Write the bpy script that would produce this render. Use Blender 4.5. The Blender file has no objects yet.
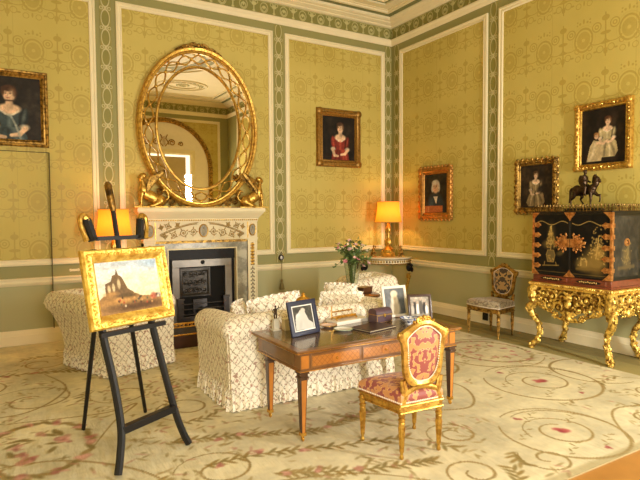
import bpy, math, random
import numpy as np
from mathutils import Vector, Matrix
random.seed(7); np.random.seed(7)
R_ = math.radians
SC = bpy.context.scene
COL = SC.collection

# ------------------------------------------------------------------ camera
cd = bpy.data.cameras.new('camera'); cam = bpy.data.objects.new('camera', cd); COL.objects.link(cam)
SC.camera = cam
YAW, PITCH, ROLL, FPX, CH = 0.537808544, -0.0455274576, -0.00652601030, 533.645927, 1.70
cd.sensor_width = 36.0; cd.sensor_fit = 'HORIZONTAL'; cd.lens = FPX / 640.0 * 36.0
cd.clip_start = 0.05; cd.clip_end = 100
_f = Vector((math.sin(YAW)*math.cos(PITCH), math.cos(YAW)*math.cos(PITCH), math.sin(PITCH)))
_r = Vector((math.cos(YAW), -math.sin(YAW), 0)); _u = _r.cross(_f)
_c, _s = math.cos(ROLL), math.sin(ROLL)
_r, _u = _c*_r + _s*_u, -_s*_r + _c*_u
_m = Matrix.Identity(4)
for i in range(3):
    _m[i][0] = _r[i]; _m[i][1] = _u[i]; _m[i][2] = -_f[i]
_m[2][3] = CH
cam.matrix_world = _m

# ------------------------------------------------------------------ world and light
SC.view_settings.view_transform = 'Standard'; SC.view_settings.look = 'None'
SC.view_settings.gamma = 1.0; SC.view_settings.use_curve_mapping = False
SC.view_settings.exposure = 0.04
w = bpy.data.worlds.new('world'); SC.world = w; w.use_nodes = True
w.node_tree.nodes['Background'].inputs[0].default_value = (1.0, 0.93, 0.80, 1)
w.node_tree.nodes['Background'].inputs[1].default_value = 0.35
SC.cycles.max_bounces = 8; SC.cycles.diffuse_bounces = 6
SC.cycles.sample_clamp_indirect = 6.0
try: SC.cycles.use_denoising = True
except Exception: pass

D, W, FY, LX, ZC = 8.08, 6.42, -0.55, -1.0, 5.33     # back wall, right wall, front wall, left wall, ceiling

def area(name, loc, rot, sx, sy, power, color, spread=180):
    l = bpy.data.lights.new(name, 'AREA'); l.shape = 'RECTANGLE'; l.size = sx; l.size_y = sy
    l.energy = power; l.color = color; l.spread = R_(spread)
    o = bpy.data.objects.new(name, l); COL.objects.link(o); o.location = loc; o.rotation_euler = rot
    return o
# daylight from the two windows behind the camera (one open, one with its blind drawn and a bright slit beside it)
area('window_daylight', (0.95, FY+0.12, 1.9), (R_(90), 0, R_(0)), 1.3, 2.7, 150, (1.0, 0.97, 0.91))
area('window_slit_daylight', (5.06, FY+0.12, 1.75), (R_(90), 0, R_(0)), 0.18, 2.5, 235, (1.0, 0.96, 0.88))

# ------------------------------------------------------------------ mesh builder
class MB:
    def __init__(s): s.v = []; s.f = []; s.M = None
    def add(s, vs, fs):
        n = len(s.v)
        if s.M is not None: vs = [tuple(s.M @ Vector(p)) for p in vs]
        s.v += [tuple(p) for p in vs]; s.f += [tuple(i+n for i in f) for f in fs]
    def box(s, x0, x1, y0, y1, z0, z1):
        if x0 > x1: x0, x1 = x1, x0
        if y0 > y1: y0, y1 = y1, y0
        s.add([(x0,y0,z0),(x1,y0,z0),(x1,y1,z0),(x0,y1,z0),(x0,y0,z1),(x1,y0,z1),(x1,y1,z1),(x0,y1,z1)],
              [(0,3,2,1),(4,5,6,7),(0,1,5,4),(1,2,6,5),(2,3,7,6),(3,0,4,7)])
    def taper(s, cx, cy, z0, z1, a0, b0, a1, b1, dx=0, dy=0):   # square section a,b (half sizes) bottom -> top
        q = [(-1,-1),(1,-1),(1,1),(-1,1)]
        s.add([(cx+i*a0+dx, cy+j*b0+dy, z0) for i, j in q] + [(cx+i*a1, cy+j*b1, z1) for i, j in q],
              [(0,3,2,1),(4,5,6,7),(0,1,5,4),(1,2,6,5),(2,3,7,6),(3,0,4,7)])
    def lathe(s, prof, c=(0,0,0), seg=16, sx=1, sy=1, a0=0, a1=2*math.pi):
        full = abs(a1-a0-2*math.pi) < 1e-6; n = seg if full else seg+1
        vs = []; fs = []
        for (r, z) in prof:
            for k in range(n):
                a = a0+(a1-a0)*k/seg
                vs.append((c[0]+r*math.cos(a)*sx, c[1]+r*math.sin(a)*sy, c[2]+z))
        for i in range(len(prof)-1):
            for k in range(n if full else n-1):
                k2 = (k+1) % n
                fs.append((i*n+k, i*n+k2, (i+1)*n+k2, (i+1)*n+k))
        if prof[0][0] > 1e-6: fs.append(tuple(reversed(range(n))))
        if prof[-1][0] > 1e-6: fs.append(tuple((len(prof)-1)*n+k for k in range(n)))
        s.add(vs, fs)
    def tube(s, pts, r, seg=8, closed=False, flat=1.0, up=None, caps=True):
        P = [Vector(p) for p in pts]; n = len(P)
        rr = r if hasattr(r, '__len__') else [r]*n
        vs = []; fs = []; prev = None
        for i in range(n):
            if closed: t = P[(i+1) % n]-P[i-1]
            else: t = P[min(i+1, n-1)]-P[max(i-1, 0)]
            if t.length < 1e-9: t = Vector((0,0,1))
            t.normalize()
            if up is not None: a = Vector(up)
            elif prev is None: a = Vector((0,0,1)) if abs(t.z) < .9 else Vector((1,0,0))
            else: a = prev
            a = a-t*a.dot(t)
            if a.length < 1e-6:
                a = Vector((1,0,0)) if abs(t.x) < .9 else Vector((0,1,0)); a = a-t*a.dot(t)
            a.normalize(); prev = a; b = t.cross(a)
            for k in range(seg):
                w_ = 2*math.pi*(k+.5)/seg
                vs.append(P[i]+a*(math.cos(w_)*rr[i]*flat)+b*(math.sin(w_)*rr[i]))
        m = n if closed else n-1
        for i in range(m):
            j = (i+1) % n
            for k in range(seg):
                k2 = (k+1) % seg
                fs.append((i*seg+k, i*seg+k2, j*seg+k2, j*seg+k))
        if not closed and caps:
            fs.append(tuple(reversed(range(seg)))); fs.append(tuple((n-1)*seg+k for k in range(seg)))
        s.add(vs, fs)
    def ell(s, c, r, rot=None, seg=10, rings=7):
        if not hasattr(r, '__len__'): r = (r, r, r)
        m = rot.to_matrix() if rot is not None and hasattr(rot, 'to_matrix') else rot
        vs = [(0,0,-1)]; fs = []
        for i in range(1, rings):
            a = -math.pi/2+math.pi*i/rings
            for k in range(seg):
                b = 2*math.pi*k/seg
                vs.append((math.cos(a)*math.cos(b), math.cos(a)*math.sin(b), math.sin(a)))
        vs.append((0,0,1)); T = len(vs)-1
        for k in range(seg): fs.append((0, 1+(k+1) % seg, 1+k))
        for i in range(rings-2):
            for k in range(seg):
                k2 = (k+1) % seg
                fs.append((1+i*seg+k, 1+i*seg+k2, 1+(i+1)*seg+k2, 1+(i+1)*seg+k))
        for k in range(seg): fs.append((T, 1+(rings-2)*seg+k, 1+(rings-2)*seg+(k+1) % seg))
        o = []
        for p in vs:
            q = Vector((p[0]*r[0], p[1]*r[1], p[2]*r[2]))
            if m is not None: q = m @ q
            o.append((q.x+c[0], q.y+c[1], q.z+c[2]))
        s.add(o, fs)
    def prism(s, poly, d0, d1, axis='y'):
        n = len(poly)
        if axis == 'y': g = lambda p, d: (p[0], d, p[1])
        elif axis == 'x': g = lambda p, d: (d, p[0], p[1])
        else: g = lambda p, d: (p[0], p[1], d)
        vs = [g(p, d0) for p in poly]+[g(p, d1) for p in poly]
        fs = [tuple(range(n)), tuple(reversed(range(n, 2*n)))]
        for i in range(n): fs.append((i, i+n, (i+1) % n+n, (i+1) % n))
        s.add(vs, fs)
    def grid(s, fn, nu, nv, closed_u=False):
        vs = []; fs = []
        for j in range(nv+1):
            for i in range(nu if closed_u else nu+1):
                vs.append(fn(i/nu, j/nv))
        n = nu if closed_u else nu+1
        for j in range(nv):
            for i in range(nu):
                i2 = (i+1) % n
                fs.append((j*n+i, j*n+i2, (j+1)*n+i2, (j+1)*n+i))
        s.add(vs, fs)
    def frame(s, x0, x1, z0, z1, prof, y=0.0):
        # mitred rectangular frame in the XZ plane; prof = [(inset, depth towards -Y)], closed section
        vs = []; n = len(prof)
        for (cx, cz, ix, iz) in ((x0,z0,1,1),(x1,z0,-1,1),(x1,z1,-1,-1),(x0,z1,1,-1)):
            for (a, h) in prof: vs.append((cx+ix*a, y-h, cz+iz*a))
        fs = []
        for k in range(4):
            k2 = (k+1) % 4
            for i in range(n):
                i2 = (i+1) % n
                fs.append((k*n+i, k2*n+i, k2*n+i2, k*n+i2))
        s.add(vs, fs)
    def ring(s, a, b, prof, c=(0,0,0), seg=64, a0=0, a1=2*math.pi):
        # elliptical moulding in XZ plane; prof = [(outward offset, depth to -Y)], closed section
        n = len(prof); full = abs(a1-a0-2*math.pi) < 1e-6; N = seg if full else seg+1
        vs = []; fs = []
        for k in range(N):
            t = a0+(a1-a0)*k/seg
            nx, nz = math.cos(t)/a, math.sin(t)/b; L = math.hypot(nx, nz); nx /= L; nz /= L
            for (o, h) in prof: vs.append((c[0]+a*math.cos(t)+nx*o, c[1]-h, c[2]+b*math.sin(t)+nz*o))
        for k in range(seg):
            k2 = (k+1) % N
            for i in range(n):
                i2 = (i+1) % n
                fs.append((k*n+i, k2*n+i, k2*n+i2, k*n+i2))
        s.add(vs, fs)
    def disc(s, a, b, c, y0, y1, seg=48):
        poly = [(c[0]+a*math.cos(2*math.pi*k/seg), c[1]+b*math.sin(2*math.pi*k/seg)) for k in range(seg)]
        s.prism(poly, y0, y1, 'y')
    def build(s, name, mat, parent=None, loc=None, bevel=0, smooth=38, remesh=0, subd=0, kind=None, flipfix=True):
        me = bpy.data.meshes.new(name); me.from_pydata(s.v, [], s.f); me.validate()
        if flipfix:
            import bmesh
            b = bmesh.new(); b.from_mesh(me); bmesh.ops.recalc_face_normals(b, faces=b.faces); b.to_mesh(me); b.free()
        me.update()
        o = bpy.data.objects.new(name, me); COL.objects.link(o)
        if mat is not None: me.materials.append(mat)
        if remesh:
            m = o.modifiers.new('fuse', 'REMESH'); m.mode = 'VOXEL'; m.voxel_size = remesh; m.use_smooth_shade = True
            m2 = o.modifiers.new('soften', 'SMOOTH'); m2.factor = 0.5; m2.iterations = 3
            dg = bpy.context.evaluated_depsgraph_get(); ev = o.evaluated_get(dg)
            me2 = bpy.data.meshes.new_from_object(ev); o.modifiers.clear(); o.data = me2; me2.name = name
            me = me2
            if not me.materials: me.materials.append(mat)
        if smooth:
            me.polygons.foreach_set('use_smooth', [True]*len(me.polygons))
            if not remesh: me.set_sharp_from_angle(angle=R_(smooth))
        if bevel:
            m = o.modifiers.new('bevel', 'BEVEL'); m.width = bevel; m.segments = 2; m.limit_method = 'ANGLE'; m.angle_limit = R_(50)
        if subd:
            m = o.modifiers.new('sub', 'SUBSURF'); m.levels = subd; m.render_levels = subd
        if parent is not None: o.parent = parent
        if loc is not None: o.location = loc
        if kind: o['kind'] = kind
        return o

def tag(o, label, cat, group=None, kind=None):
    o['label'] = label; o['category'] = cat
    if group: o['group'] = group
    if kind: o['kind'] = kind
    return o
def thing(name, label, cat, loc=(0,0,0), rotz=0.0, group=None):
    o = bpy.data.objects.new(name, None); COL.objects.link(o); o.empty_display_size = .1
    o.location = loc; o.rotation_euler = (0, 0, rotz)
    return tag(o, label, cat, group)
def copy_tree(o, parent=None):
    c = o.copy(); COL.objects.link(c)
    if parent is not None: c.parent = parent
    for ch in list(o.children): copy_tree(ch, c)
    return c
def spiral(c, r0, r1, a0, turns, n=24):
    return [(c[0]+(r0+(r1-r0)*i/n)*math.cos(a0+2*math.pi*turns*i/n), c[1]+(r0+(r1-r0)*i/n)*math.sin(a0+2*math.pi*turns*i/n)) for i in range(n+1)]
def smoothpath(P, n=6):       # Catmull-Rom through points
    P = [Vector(p) for p in P]; out = []
    for i in range(len(P)-1):
        a, b, c, d = P[max(i-1,0)], P[i], P[i+1], P[min(i+2, len(P)-1)]
        for k in range(n):
            t = k/n
            out.append(0.5*((2*b)+(c-a)*t+(2*a-5*b+4*c-d)*t*t+(3*b-a-3*c+d)*t**3))
    out.append(P[-1]); return out

# ------------------------------------------------------------------ node expressions and materials
def lin(c):
    c = [x/255.0 for x in c]
    return tuple(x/12.92 if x <= .04045 else ((x+.055)/1.055)**2.4 for x in c)
class X:
    nt = None
    def __init__(s, k): s.k = k
    @staticmethod
    def op(o, *a):
        n = X.nt.nodes.new('ShaderNodeMath'); n.operation = o
        for i, q in enumerate(a):
            q = q.k if isinstance(q, X) else q
            if isinstance(q, (int, float)): n.inputs[i].default_value = q
            else: X.nt.links.new(q, n.inputs[i])
        return X(n.outputs[0])
    def __add__(s, o): return X.op('ADD', s, o)
    __radd__ = __add__
    def __sub__(s, o): return X.op('SUBTRACT', s, o)
    def __rsub__(s, o): return X.op('SUBTRACT', o, s)
    def __mul__(s, o): return X.op('MULTIPLY', s, o)
    __rmul__ = __mul__
    def __truediv__(s, o): return X.op('DIVIDE', s, o)
def fabs(a): return X.op('ABSOLUTE', a)
def frac(a): return X.op('FRACT', a)
def fmin(a, b): return X.op('MINIMUM', a, b)
def fmax(a, b): return X.op('MAXIMUM', a, b)
def fsqrt(a): return X.op('SQRT', a)
def fsin(a): return X.op('SINE', a)
def floor_(a): return X.op('FLOOR', a)
def gt(a, b): return X.op('GREATER_THAN', a, b)
def sstep(v, lo, hi, a=0.0, b=1.0):
    n = X.nt.nodes.new('ShaderNodeMapRange'); n.interpolation_type = 'SMOOTHSTEP'; n.clamp = True
    X.nt.links.new(v.k, n.inputs['Value'])
    n.inputs['From Min'].default_value = lo; n.inputs['From Max'].default_value = hi
    n.inputs['To Min'].default_value = a; n.inputs['To Max'].default_value = b
    return X(n.outputs['Result'])
def below(v, edge, soft): return sstep(v, edge-soft, edge+soft, 1.0, 0.0)
def coords(which='Object'):
    t = X.nt.nodes.new('ShaderNodeTexCoord'); s = X.nt.nodes.new('ShaderNodeSeparateXYZ')
    X.nt.links.new(t.outputs[which], s.inputs[0])
    return X(s.outputs[0]), X(s.outputs[1]), X(s.outputs[2]), t
def vec(x, y, z=0.0):
    c = X.nt.nodes.new('ShaderNodeCombineXYZ')
    for i, q in enumerate((x, y, z)):
        if isinstance(q, X): X.nt.links.new(q.k, c.inputs[i])
        else: c.inputs[i].default_value = q
    return c.outputs[0]
def noise(v, scale, detail=2.0, rough=.5):
    n = X.nt.nodes.new('ShaderNodeTexNoise'); n.inputs['Scale'].default_value = scale
    n.inputs['Detail'].default_value = detail; n.inputs['Roughness'].default_value = rough
    if v is not None: X.nt.links.new(v, n.inputs['Vector'])
    return X(n.outputs['Fac'])
def mixc(f, a, b):
    n = X.nt.nodes.new('ShaderNodeMix'); n.data_type = 'RGBA'
    if isinstance(f, X): X.nt.links.new(f.k, n.inputs[0])
    else: n.inputs[0].default_value = f
    for q, i in ((a, 6), (b, 7)):
        if isinstance(q, tuple): n.inputs[i].default_value = (*lin(q), 1)
        else: X.nt.links.new(q, n.inputs[i])
    return n.outputs[2]
def newmat(name):
    m = bpy.data.materials.new(name); m.use_nodes = True; X.nt = m.node_tree
    return m, m.node_tree.nodes['Principled BSDF']
def setc(b, c):
    if isinstance(c, tuple): b.inputs['Base Color'].default_value = (*lin(c), 1)
    else: X.nt.links.new(c, b.inputs['Base Color'])
def bump(b, h, dist=.002, strength=1.0):
    n = X.nt.nodes.new('ShaderNodeBump'); n.inputs['Distance'].default_value = dist; n.inputs['Strength'].default_value = strength
    X.nt.links.new(h.k, n.inputs['Height']); X.nt.links.new(n.outputs[0], b.inputs['Normal'])
def M(name, c, rough=.6, metal=0.0, var=.12, scale=12, bmp=0.0, bscale=60, coat=0, spec=None, sheen=0):
    m, b = newmat(name); x, y, z, t = coords()
    n = noise(t.outputs['Object'], scale, 3)
    d = tuple(v*(1-var) for v in c); e = tuple(min(255, v*(1+var*.6)) for v in c)
    setc(b, mixc(n, d, e)); b.inputs['Roughness'].default_value = rough; b.inputs['Metallic'].default_value = metal
    if bmp: bump(b, noise(t.outputs['Object'], bscale, 2), bmp)
    if coat: b.inputs['Coat Weight'].default_value = coat; b.inputs['Coat Roughness'].default_value = .08
    if spec is not None: b.inputs['Specular IOR Level'].default_value = spec
    if sheen: b.inputs['Sheen Weight'].default_value = sheen
    return m

# ---- gilding: bright leaf with darker worn hollows
def goldmat(name, c, d, rough=.34, bscale=70, bmp=.002, metal=.85):
    m, b = newmat(name); x, y, z, t = coords()
    n = noise(t.outputs['Object'], 22, 4, .6)
    setc(b, mixc(sstep(n, .35, .62), d, c)); b.inputs['Roughness'].default_value = rough; b.inputs['Metallic'].default_value = metal
    if bmp: bump(b, noise(t.outputs['Object'], bscale, 2), bmp)
    return m
GOLD = goldmat('gilding', (222,182,88), (176,132,58), .34, 60, .001)
GOLDB = goldmat('bright_gilding', (250,216,110), (214,164,66), .38, 60, .004, .7)
GOLDC = goldmat('carved_gilding', (246,212,108), (130,90,30), .4, 45, .006, .7)
GOLDD = goldmat('dull_gilding', (190,150,74), (98,72,32), .42)
BRASS = goldmat('brass', (236,188,92), (180,128,50), .25, 30, .0)
BRONZE = M('bronze', (70,52,34), .38, .8, .3, 30)
COPPER = goldmat('copper_gilt', (226,164,98), (170,108,54), .32, 60, .001, .75)
BLACKED = M('blacked_iron', (74,70,66), .38, .85, .3, 20)
CREAM = M('cream_paint', (240,228,188), .55, 0, .05, 3)
CREAMD = M('ivory_paint', (234,220,178), .5, 0, .08, 8)
m, b = newmat('sage_paint'); x, y, z, t = coords()   # brighter light below the chair rail, dimmer above, is painted into the sage
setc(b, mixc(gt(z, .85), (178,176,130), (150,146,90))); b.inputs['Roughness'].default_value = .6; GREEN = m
GREEND = M('deep_sage_paint', (126,130,82), .6, 0, .08, 4)
BLACK = M('black_lacquer', (15,13,12), .35, 0, .2, 10, coat=.1)
EBON = M('black_wood', (20,18,17), .42, 0, .25, 10, spec=.35)
IRON = M('cast_iron', (34,32,32), .5, .5, .25, 30, .002, 90)
STEEL = M('polished_steel', (146,140,132), .42, .9, .15, 8)
STEELD = M('dark_steel', (92,88,88), .36, .85, .2, 10)
SOOT = M('soot', (14,12,11), .9, 0, .3, 10)
MAHOG = M('mahogany', (96,58,34), .3, 0, .3, 9, coat=.4)
OAKF = M('boards', (182,128,62), .4, 0, .18, 5)
DARKW = M('dark_walnut', (70,44,26), .35, 0, .3, 9, coat=.3)
FENDW = M('hearth_mahogany', (70,38,26), .5, 0, .35, 12)
WHITE = M('white_card', (240,232,214), .6, 0, .04)
NAVY = M('navy_leather', (34,38,62), .45, 0, .12, 30)
PURPLE = M('plum_leather', (86,62,72), .4, 0, .12, 20)
PLUMD = M('dark_plum_leather', (62,44,50), .38, 0, .15, 20)
PORC = M('porcelain', (236,236,232), .15, 0, .03, coat=.5)
LEAF = M('leaves', (92,116,58), .55, 0, .3, 30)
LEAF2 = M('pale_leaves', (112,128,66), .55, 0, .3, 30)
PINK = M('pink_petals', (240,190,186), .6, 0, .18, 40)
PINKD = M('rose_petals', (222,140,150), .6, 0, .18, 40)
CREAMP = M('cream_petals', (240,226,200), .6, 0, .1, 40)
TASSEL = M('tassel_silk', (140,128,84), .8, 0, .2, 60)
STATUARY = M('white_marble', (222,212,186), .3, 0, .12, 6, coat=.2)
CASTOR = BRASS

# ---- mirror, glass, shade
m, b = newmat('mirror_silver'); setc(b, (226,218,200)); b.inputs['Metallic'].default_value = 1; b.inputs['Roughness'].default_value = .012; MIRROR = m
m, b = newmat('clear_glass'); setc(b, (240,244,236)); b.inputs['Roughness'].default_value = .03; b.inputs['Transmission Weight'].default_value = 1; b.inputs['IOR'].default_value = 1.35; GLASS = m
def shademat():
    m, b = newmat('silk_lampshade'); x, y, z, t = coords()
    setc(b, (226,150,58)); b.inputs['Roughness'].default_value = .8
    b.inputs['Emission Color'].default_value = (*lin((255,150,22)), 1); b.inputs['Emission Strength'].default_value = .36
    nt = m.node_tree; tr = nt.nodes.new('ShaderNodeBsdfTranslucent'); tr.inputs[0].default_value = (*lin((240,150,50)), 1)
    mx = nt.nodes.new('ShaderNodeMixShader'); mx.inputs[0].default_value = .3
    nt.links.new(b.outputs[0], mx.inputs[1]); nt.links.new(tr.outputs[0], mx.inputs[2])
    nt.links.new(mx.outputs[0], nt.nodes['Material Output'].inputs['Surface'])
    return m
SHADE = shademat()
m, b = newmat('window_daylight_pane'); b.inputs['Emission Color'].default_value = (1, .95, .85, 1); b.inputs['Emission Strength'].default_value = 1.6; setc(b, (230,230,225)); PANE = m
BLIND = M('window_blind', (196,178,138), .8, 0, .04)

# ---- marble
m, b = newmat('grey_green_marble'); x, y, z, t = coords()
n1 = noise(t.outputs['Object'], 5, 6, .65); n2 = noise(t.outputs['Object'], 16, 4, .6)
setc(b, mixc(sstep(n1, .42, .62), mixc(n2, (120,116,98), (150,146,124)), (192,186,160))); b.inputs['Roughness'].default_value = .25; MARBLE = m

# ---- silk damask on the walls: medallions, candelabra stems and scrolls repeating every 0.56 x 0.62 m
def damask(name, horiz):
    m, b = newmat(name); x, y, z, t = coords()
    u = x if horiz == 'x' else y
    PU, PV = .575, .664; OU = .43 if horiz == 'x' else 4.765
    warp = (noise(t.outputs['Object'], 3, 1)-.5)*.012
    def cell(ou, ov):
        a = (frac((u-ou)/PU+.5+40)-.5)*PU+warp; c = (frac((z-ov)/PV+.5)-.5)*PV
        return a, c
    def ringd(a, c, ca, cc, r, wd, sa=1.0, sc=1.0):
        da = (fabs(a)-ca)/sa if ca else a/sa
        dc = (c-cc)/sc
        return below(fabs(fsqrt(da*da+dc*dc)-r), wd, .004)
    def disc(a, c, ca, cc, r, sa=1.0, sc=1.0):
        da = (fabs(a)-ca)/sa if ca else a/sa
        dc = (c-cc)/sc
        return below(fsqrt(da*da+dc*dc), r, .006)
    out = None
    def acc(f, k=1.0):
        nonlocal out
        f = f*k if k != 1.0 else f
        out = f if out is None else fmax(out, f)
    # medallions
    a, c = cell(OU, 1.91)
    acc(ringd(a, c, 0, 0, .128, .012, .92, 1.12)); acc(disc(a, c, 0, 0, .098, .92, 1.12), .75)
    acc(ringd(a, c, 0, 0, .165, .004, .95, 1.08), .6)
    med_in = disc(a, c, 0, 0, .02)
    # little festoons over and under the medallion
    acc(disc(a, c, .05, .215, .016)); acc(disc(a, c, .085, .24, .012)); acc(disc(a, c, 0, .235, .022, .6, 1.5)); acc(disc(a, c, 0, -.205, .02, .6, 1.6))
    acc(ringd(a, c, .075, -.22, .034, .006), .9)
    # candelabra between the medallions
    a2, c2 = cell(OU+PU/2, 1.91)
    stem = below(fabs(a2)+fabs(c2)*.004, .010, .004)
    acc(stem*below(fabs(c2), .27, .01))
    acc(disc(a2, c2, 0, .2, .05, 1.0, .75)); acc(disc(a2, c2, 0, .02, .045, 1.5, .5)); acc(disc(a2, c2, 0, -.1, .04, 1.7, .35)); acc(disc(a2, c2, 0, -.2, .035, .8, 1.2))
    acc(ringd(a2, c2, .115, .11, .055, .008)); acc(ringd(a2, c2, .115, .11, .022, .008)); acc(ringd(a2, c2, .1, -.05, .075, .008, 1.3, .7)*gt(c2*-1.0, .05))
    acc(disc(a2, c2, .175, .02, .015)); acc(disc(a2, c2, .13, -.19, .018, 1.5, .7)); acc(ringd(a2, c2, .07, -.17, .04, .006))
    acc(disc(a2, c2, .2, .2, .012)); acc(ringd(a2, c2, .2, -.12, .03, .006))
    out = fmax(out-med_in, 0.0) if False else X.op('SUBTRACT', out, med_in*.7)
    weave = noise(t.outputs['Object'], 260, 1)
    big = noise(t.outputs['Object'], .9, 3)
    f = sstep(out*(.75+.0)+(noise(t.outputs['Object'], 40, 2)-.5)*.25, .15, .75)
    ground = mixc(sstep(big, .3, .7), (196,178,92), (205,188,104))
    figure = mixc(sstep(big, .3, .7), (166,142,56), (174,150,64))
    col = mixc(f*.6, ground, figure)
    # vertical joins of the silk widths and a little weave
    seam = below(fabs(frac(u/1.11+.32)-.5)*1.11, .004, .003)
    col = mixc(seam*.25, col, (150,128,56))
    col = mixc((weave-.5)*.35, col, (150,126,56))
    setc(b, col)
    rg = f*-.16+.62
    X.nt.links.new(rg.k, b.inputs['Roughness'])
    b.inputs['Specular IOR Level'].default_value = .35
    bump(b, weave*.5+f*.5, .0012, .5)
    return m
DAMX = damask('gold_silk_damask_fireplace_wall', 'x'); DAMY = damask('gold_silk_damask_side_wall', 'y')

# ---- pilaster strips: chain of ribbon-tied ovals, white on green
def pilaster(name, horiz, c0):
    m, b = newmat(name); x, y, z, t = coords()
    u = (x if horiz == 'x' else y)-c0
    P = .272
    c = (frac(z/P)-.5)*P
    e = fabs(fsqrt((u/.055)*(u/.055)+(c/.118)*(c/.118))-1.0)
    f = below(e, .10, .06)
    k = frac(z/P+.5)-.5; kc = k*P
    bow = below(fabs(fsqrt((fabs(u)-.022)*(fabs(u)-.022)*1.0+(kc-.008)*(kc-.008)*2.2)-.017), .005, .003)
    dot = below(fsqrt(u*u+kc*kc), .012, .004)
    leaf = below(fabs(fsqrt((fabs(u)-.052)*(fabs(u)-.052)+(kc)*(kc))-.02), .005, .003)
    f = fmax(fmax(f, bow), fmax(dot, leaf))
    inner = below(fsqrt((u/.055)*(u/.055)+(c/.118)*(c/.118)), .9, .05)
    col = mixc(inner, (150,142,74), (140,134,66))
    setc(b, mixc(f*.7, col, (216,206,160))); b.inputs['Roughness'].default_value = .6
    bump(b, f, .004, .6)
    return m
# ---- frieze: palmettes and urns, pale on green
def friezemat(name, horiz):
    m, b = newmat(name); x, y, z, t = coords()
    u = x if horiz == 'x' else y
    P = .36; H = .21
    zc = z-5.095
    a = (frac(u/P)-.5)*P; a2 = (frac(u/P+.5)-.5)*P
    d = fsqrt((a/.85)*(a/.85)+(zc-.0)*(zc-.0))
    ring = below(fabs(d-.078), .007, .005)
    fan = below(fabs(fsqrt(a*a+(zc+.02)*(zc+.02))-.04), .008, .005)
    heart = below(fsqrt((a/.6)*(a/.6)+(zc-.005)*(zc-.005)), .03, .006)
    stem = below(fabs(a2), .010, .004)*below(fabs(zc), .085, .006)
    bowl = below(fsqrt((a2/1.6)*(a2/1.6)+(zc-.035)*(zc-.035)), .026, .006)
    foot = below(fsqrt((a2/1.5)*(a2/1.5)+(zc+.07)*(zc+.07)), .016, .006)
    arms = below(fabs(fsqrt((fabs(a2)-.045)*(fabs(a2)-.045)+(zc-.07)*(zc-.07))-.024), .006, .004)
    edge = below(fabs(fabs(zc)-.096), .004, .003)
    f = fmax(fmax(fmax(ring, fan), fmax(heart, stem)), fmax(fmax(bowl, foot), fmax(arms, edge)))
    setc(b, mixc(f*.8, (134,130,66), (206,198,140))); b.inputs['Roughness'].default_value = .6
    bump(b, f, .006, .7)
    return m

# ---- floral chintz: cream with a trellis of sprigs
def chintz(name, ground, scale=.078, strength=1.0, wear=0.0):
    m, b = newmat(name); x, y, z, t = coords()
    nx = X.nt.nodes.new('ShaderNodeSeparateXYZ'); X.nt.links.new(t.outputs['Normal'], nx.inputs[0])
    ax = gt(fabs(X(nx.outputs[0])), .72); az = gt(fabs(X(nx.outputs[2])), .72)
    u = x*(1.0-ax)+y*ax; v = z*(1.0-az)+y*az
    w1 = (noise(t.outputs['Object'], 7, 2)-.5)*1.1; w2 = (noise(vec(z+3.7, x, y), 7, 2)-.5)*1.1
    p = (u+v*.85)/scale+w1; q = (u-v*.85)/scale+w2
    lp = fabs(frac(p)-.5); lq = fabs(frac(q)-.5)
    leafy = noise(t.outputs['Object'], 85, 2)
    line = fmax(below(lp, .05, .035), below(lq, .05, .035))
    leaves = fmax(below(lp, .13, .08), below(lq, .13, .08))*sstep(leafy, .52, .60)
    blooms = sstep(noise(t.outputs['Object'], 34, 1.5), .60, .66)
    tint = noise(t.outputs['Object'], 13, 1)
    col = mixc(line*(.5*strength), ground, (150, 134, 92))
    col = mixc(leaves*(.8*strength), col, mixc(sstep(tint, .42, .58), (116, 106, 62), (146, 118, 70)))
    col = mixc(blooms*(.75*strength), col, mixc(sstep(tint, .45, .55), (176, 120, 96), (150, 96, 72)))
    setc(b, col); b.inputs['Roughness'].default_value = .85; b.inputs['Sheen Weight'].default_value = .15
    bump(b, noise(t.outputs['Object'], 24, 3), .012, .5)
    return m
CHINTZ = chintz('floral_chintz', (252,244,222), .076)
CHINTZ2 = chintz('floral_chintz_cushion', (253,247,230), .070, 1.0)
# ---- rose damask of the desk chair, blue tapestry, seat silk
def silk(name, a, bcol, line, s=9.0):
    m, b = newmat(name); x, y, z, t = coords()
    w_ = noise(t.outputs['Object'], s, 2, .4)
    sym = X.nt.nodes.new('ShaderNodeTexNoise'); sym.inputs['Scale'].default_value = s*1.3; sym.inputs['Detail'].default_value = 1.5
    X.nt.links.new(vec(fabs(x), y, z), sym.inputs['Vector']); f = X(sym.outputs[0])
    col = mixc(sstep(f, .49, .53), a, bcol)
    col = mixc(below(fabs(f-.51), .012, .008)*.9, col, line)
    setc(b, col); b.inputs['Roughness'].default_value = .5; b.inputs['Sheen Weight'].default_value = .3
    return m
SILKR = silk('rose_and_gold_silk', (146,68,58), (200,138,76), (222,176,124), 20)
SILKD = silk('dark_tapestry', (58,44,36), (176,140,86), (200,170,110), 16)
SILKP = silk('pale_brocade', (172,158,130), (130,114,88), (190,176,148), 24)
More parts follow.
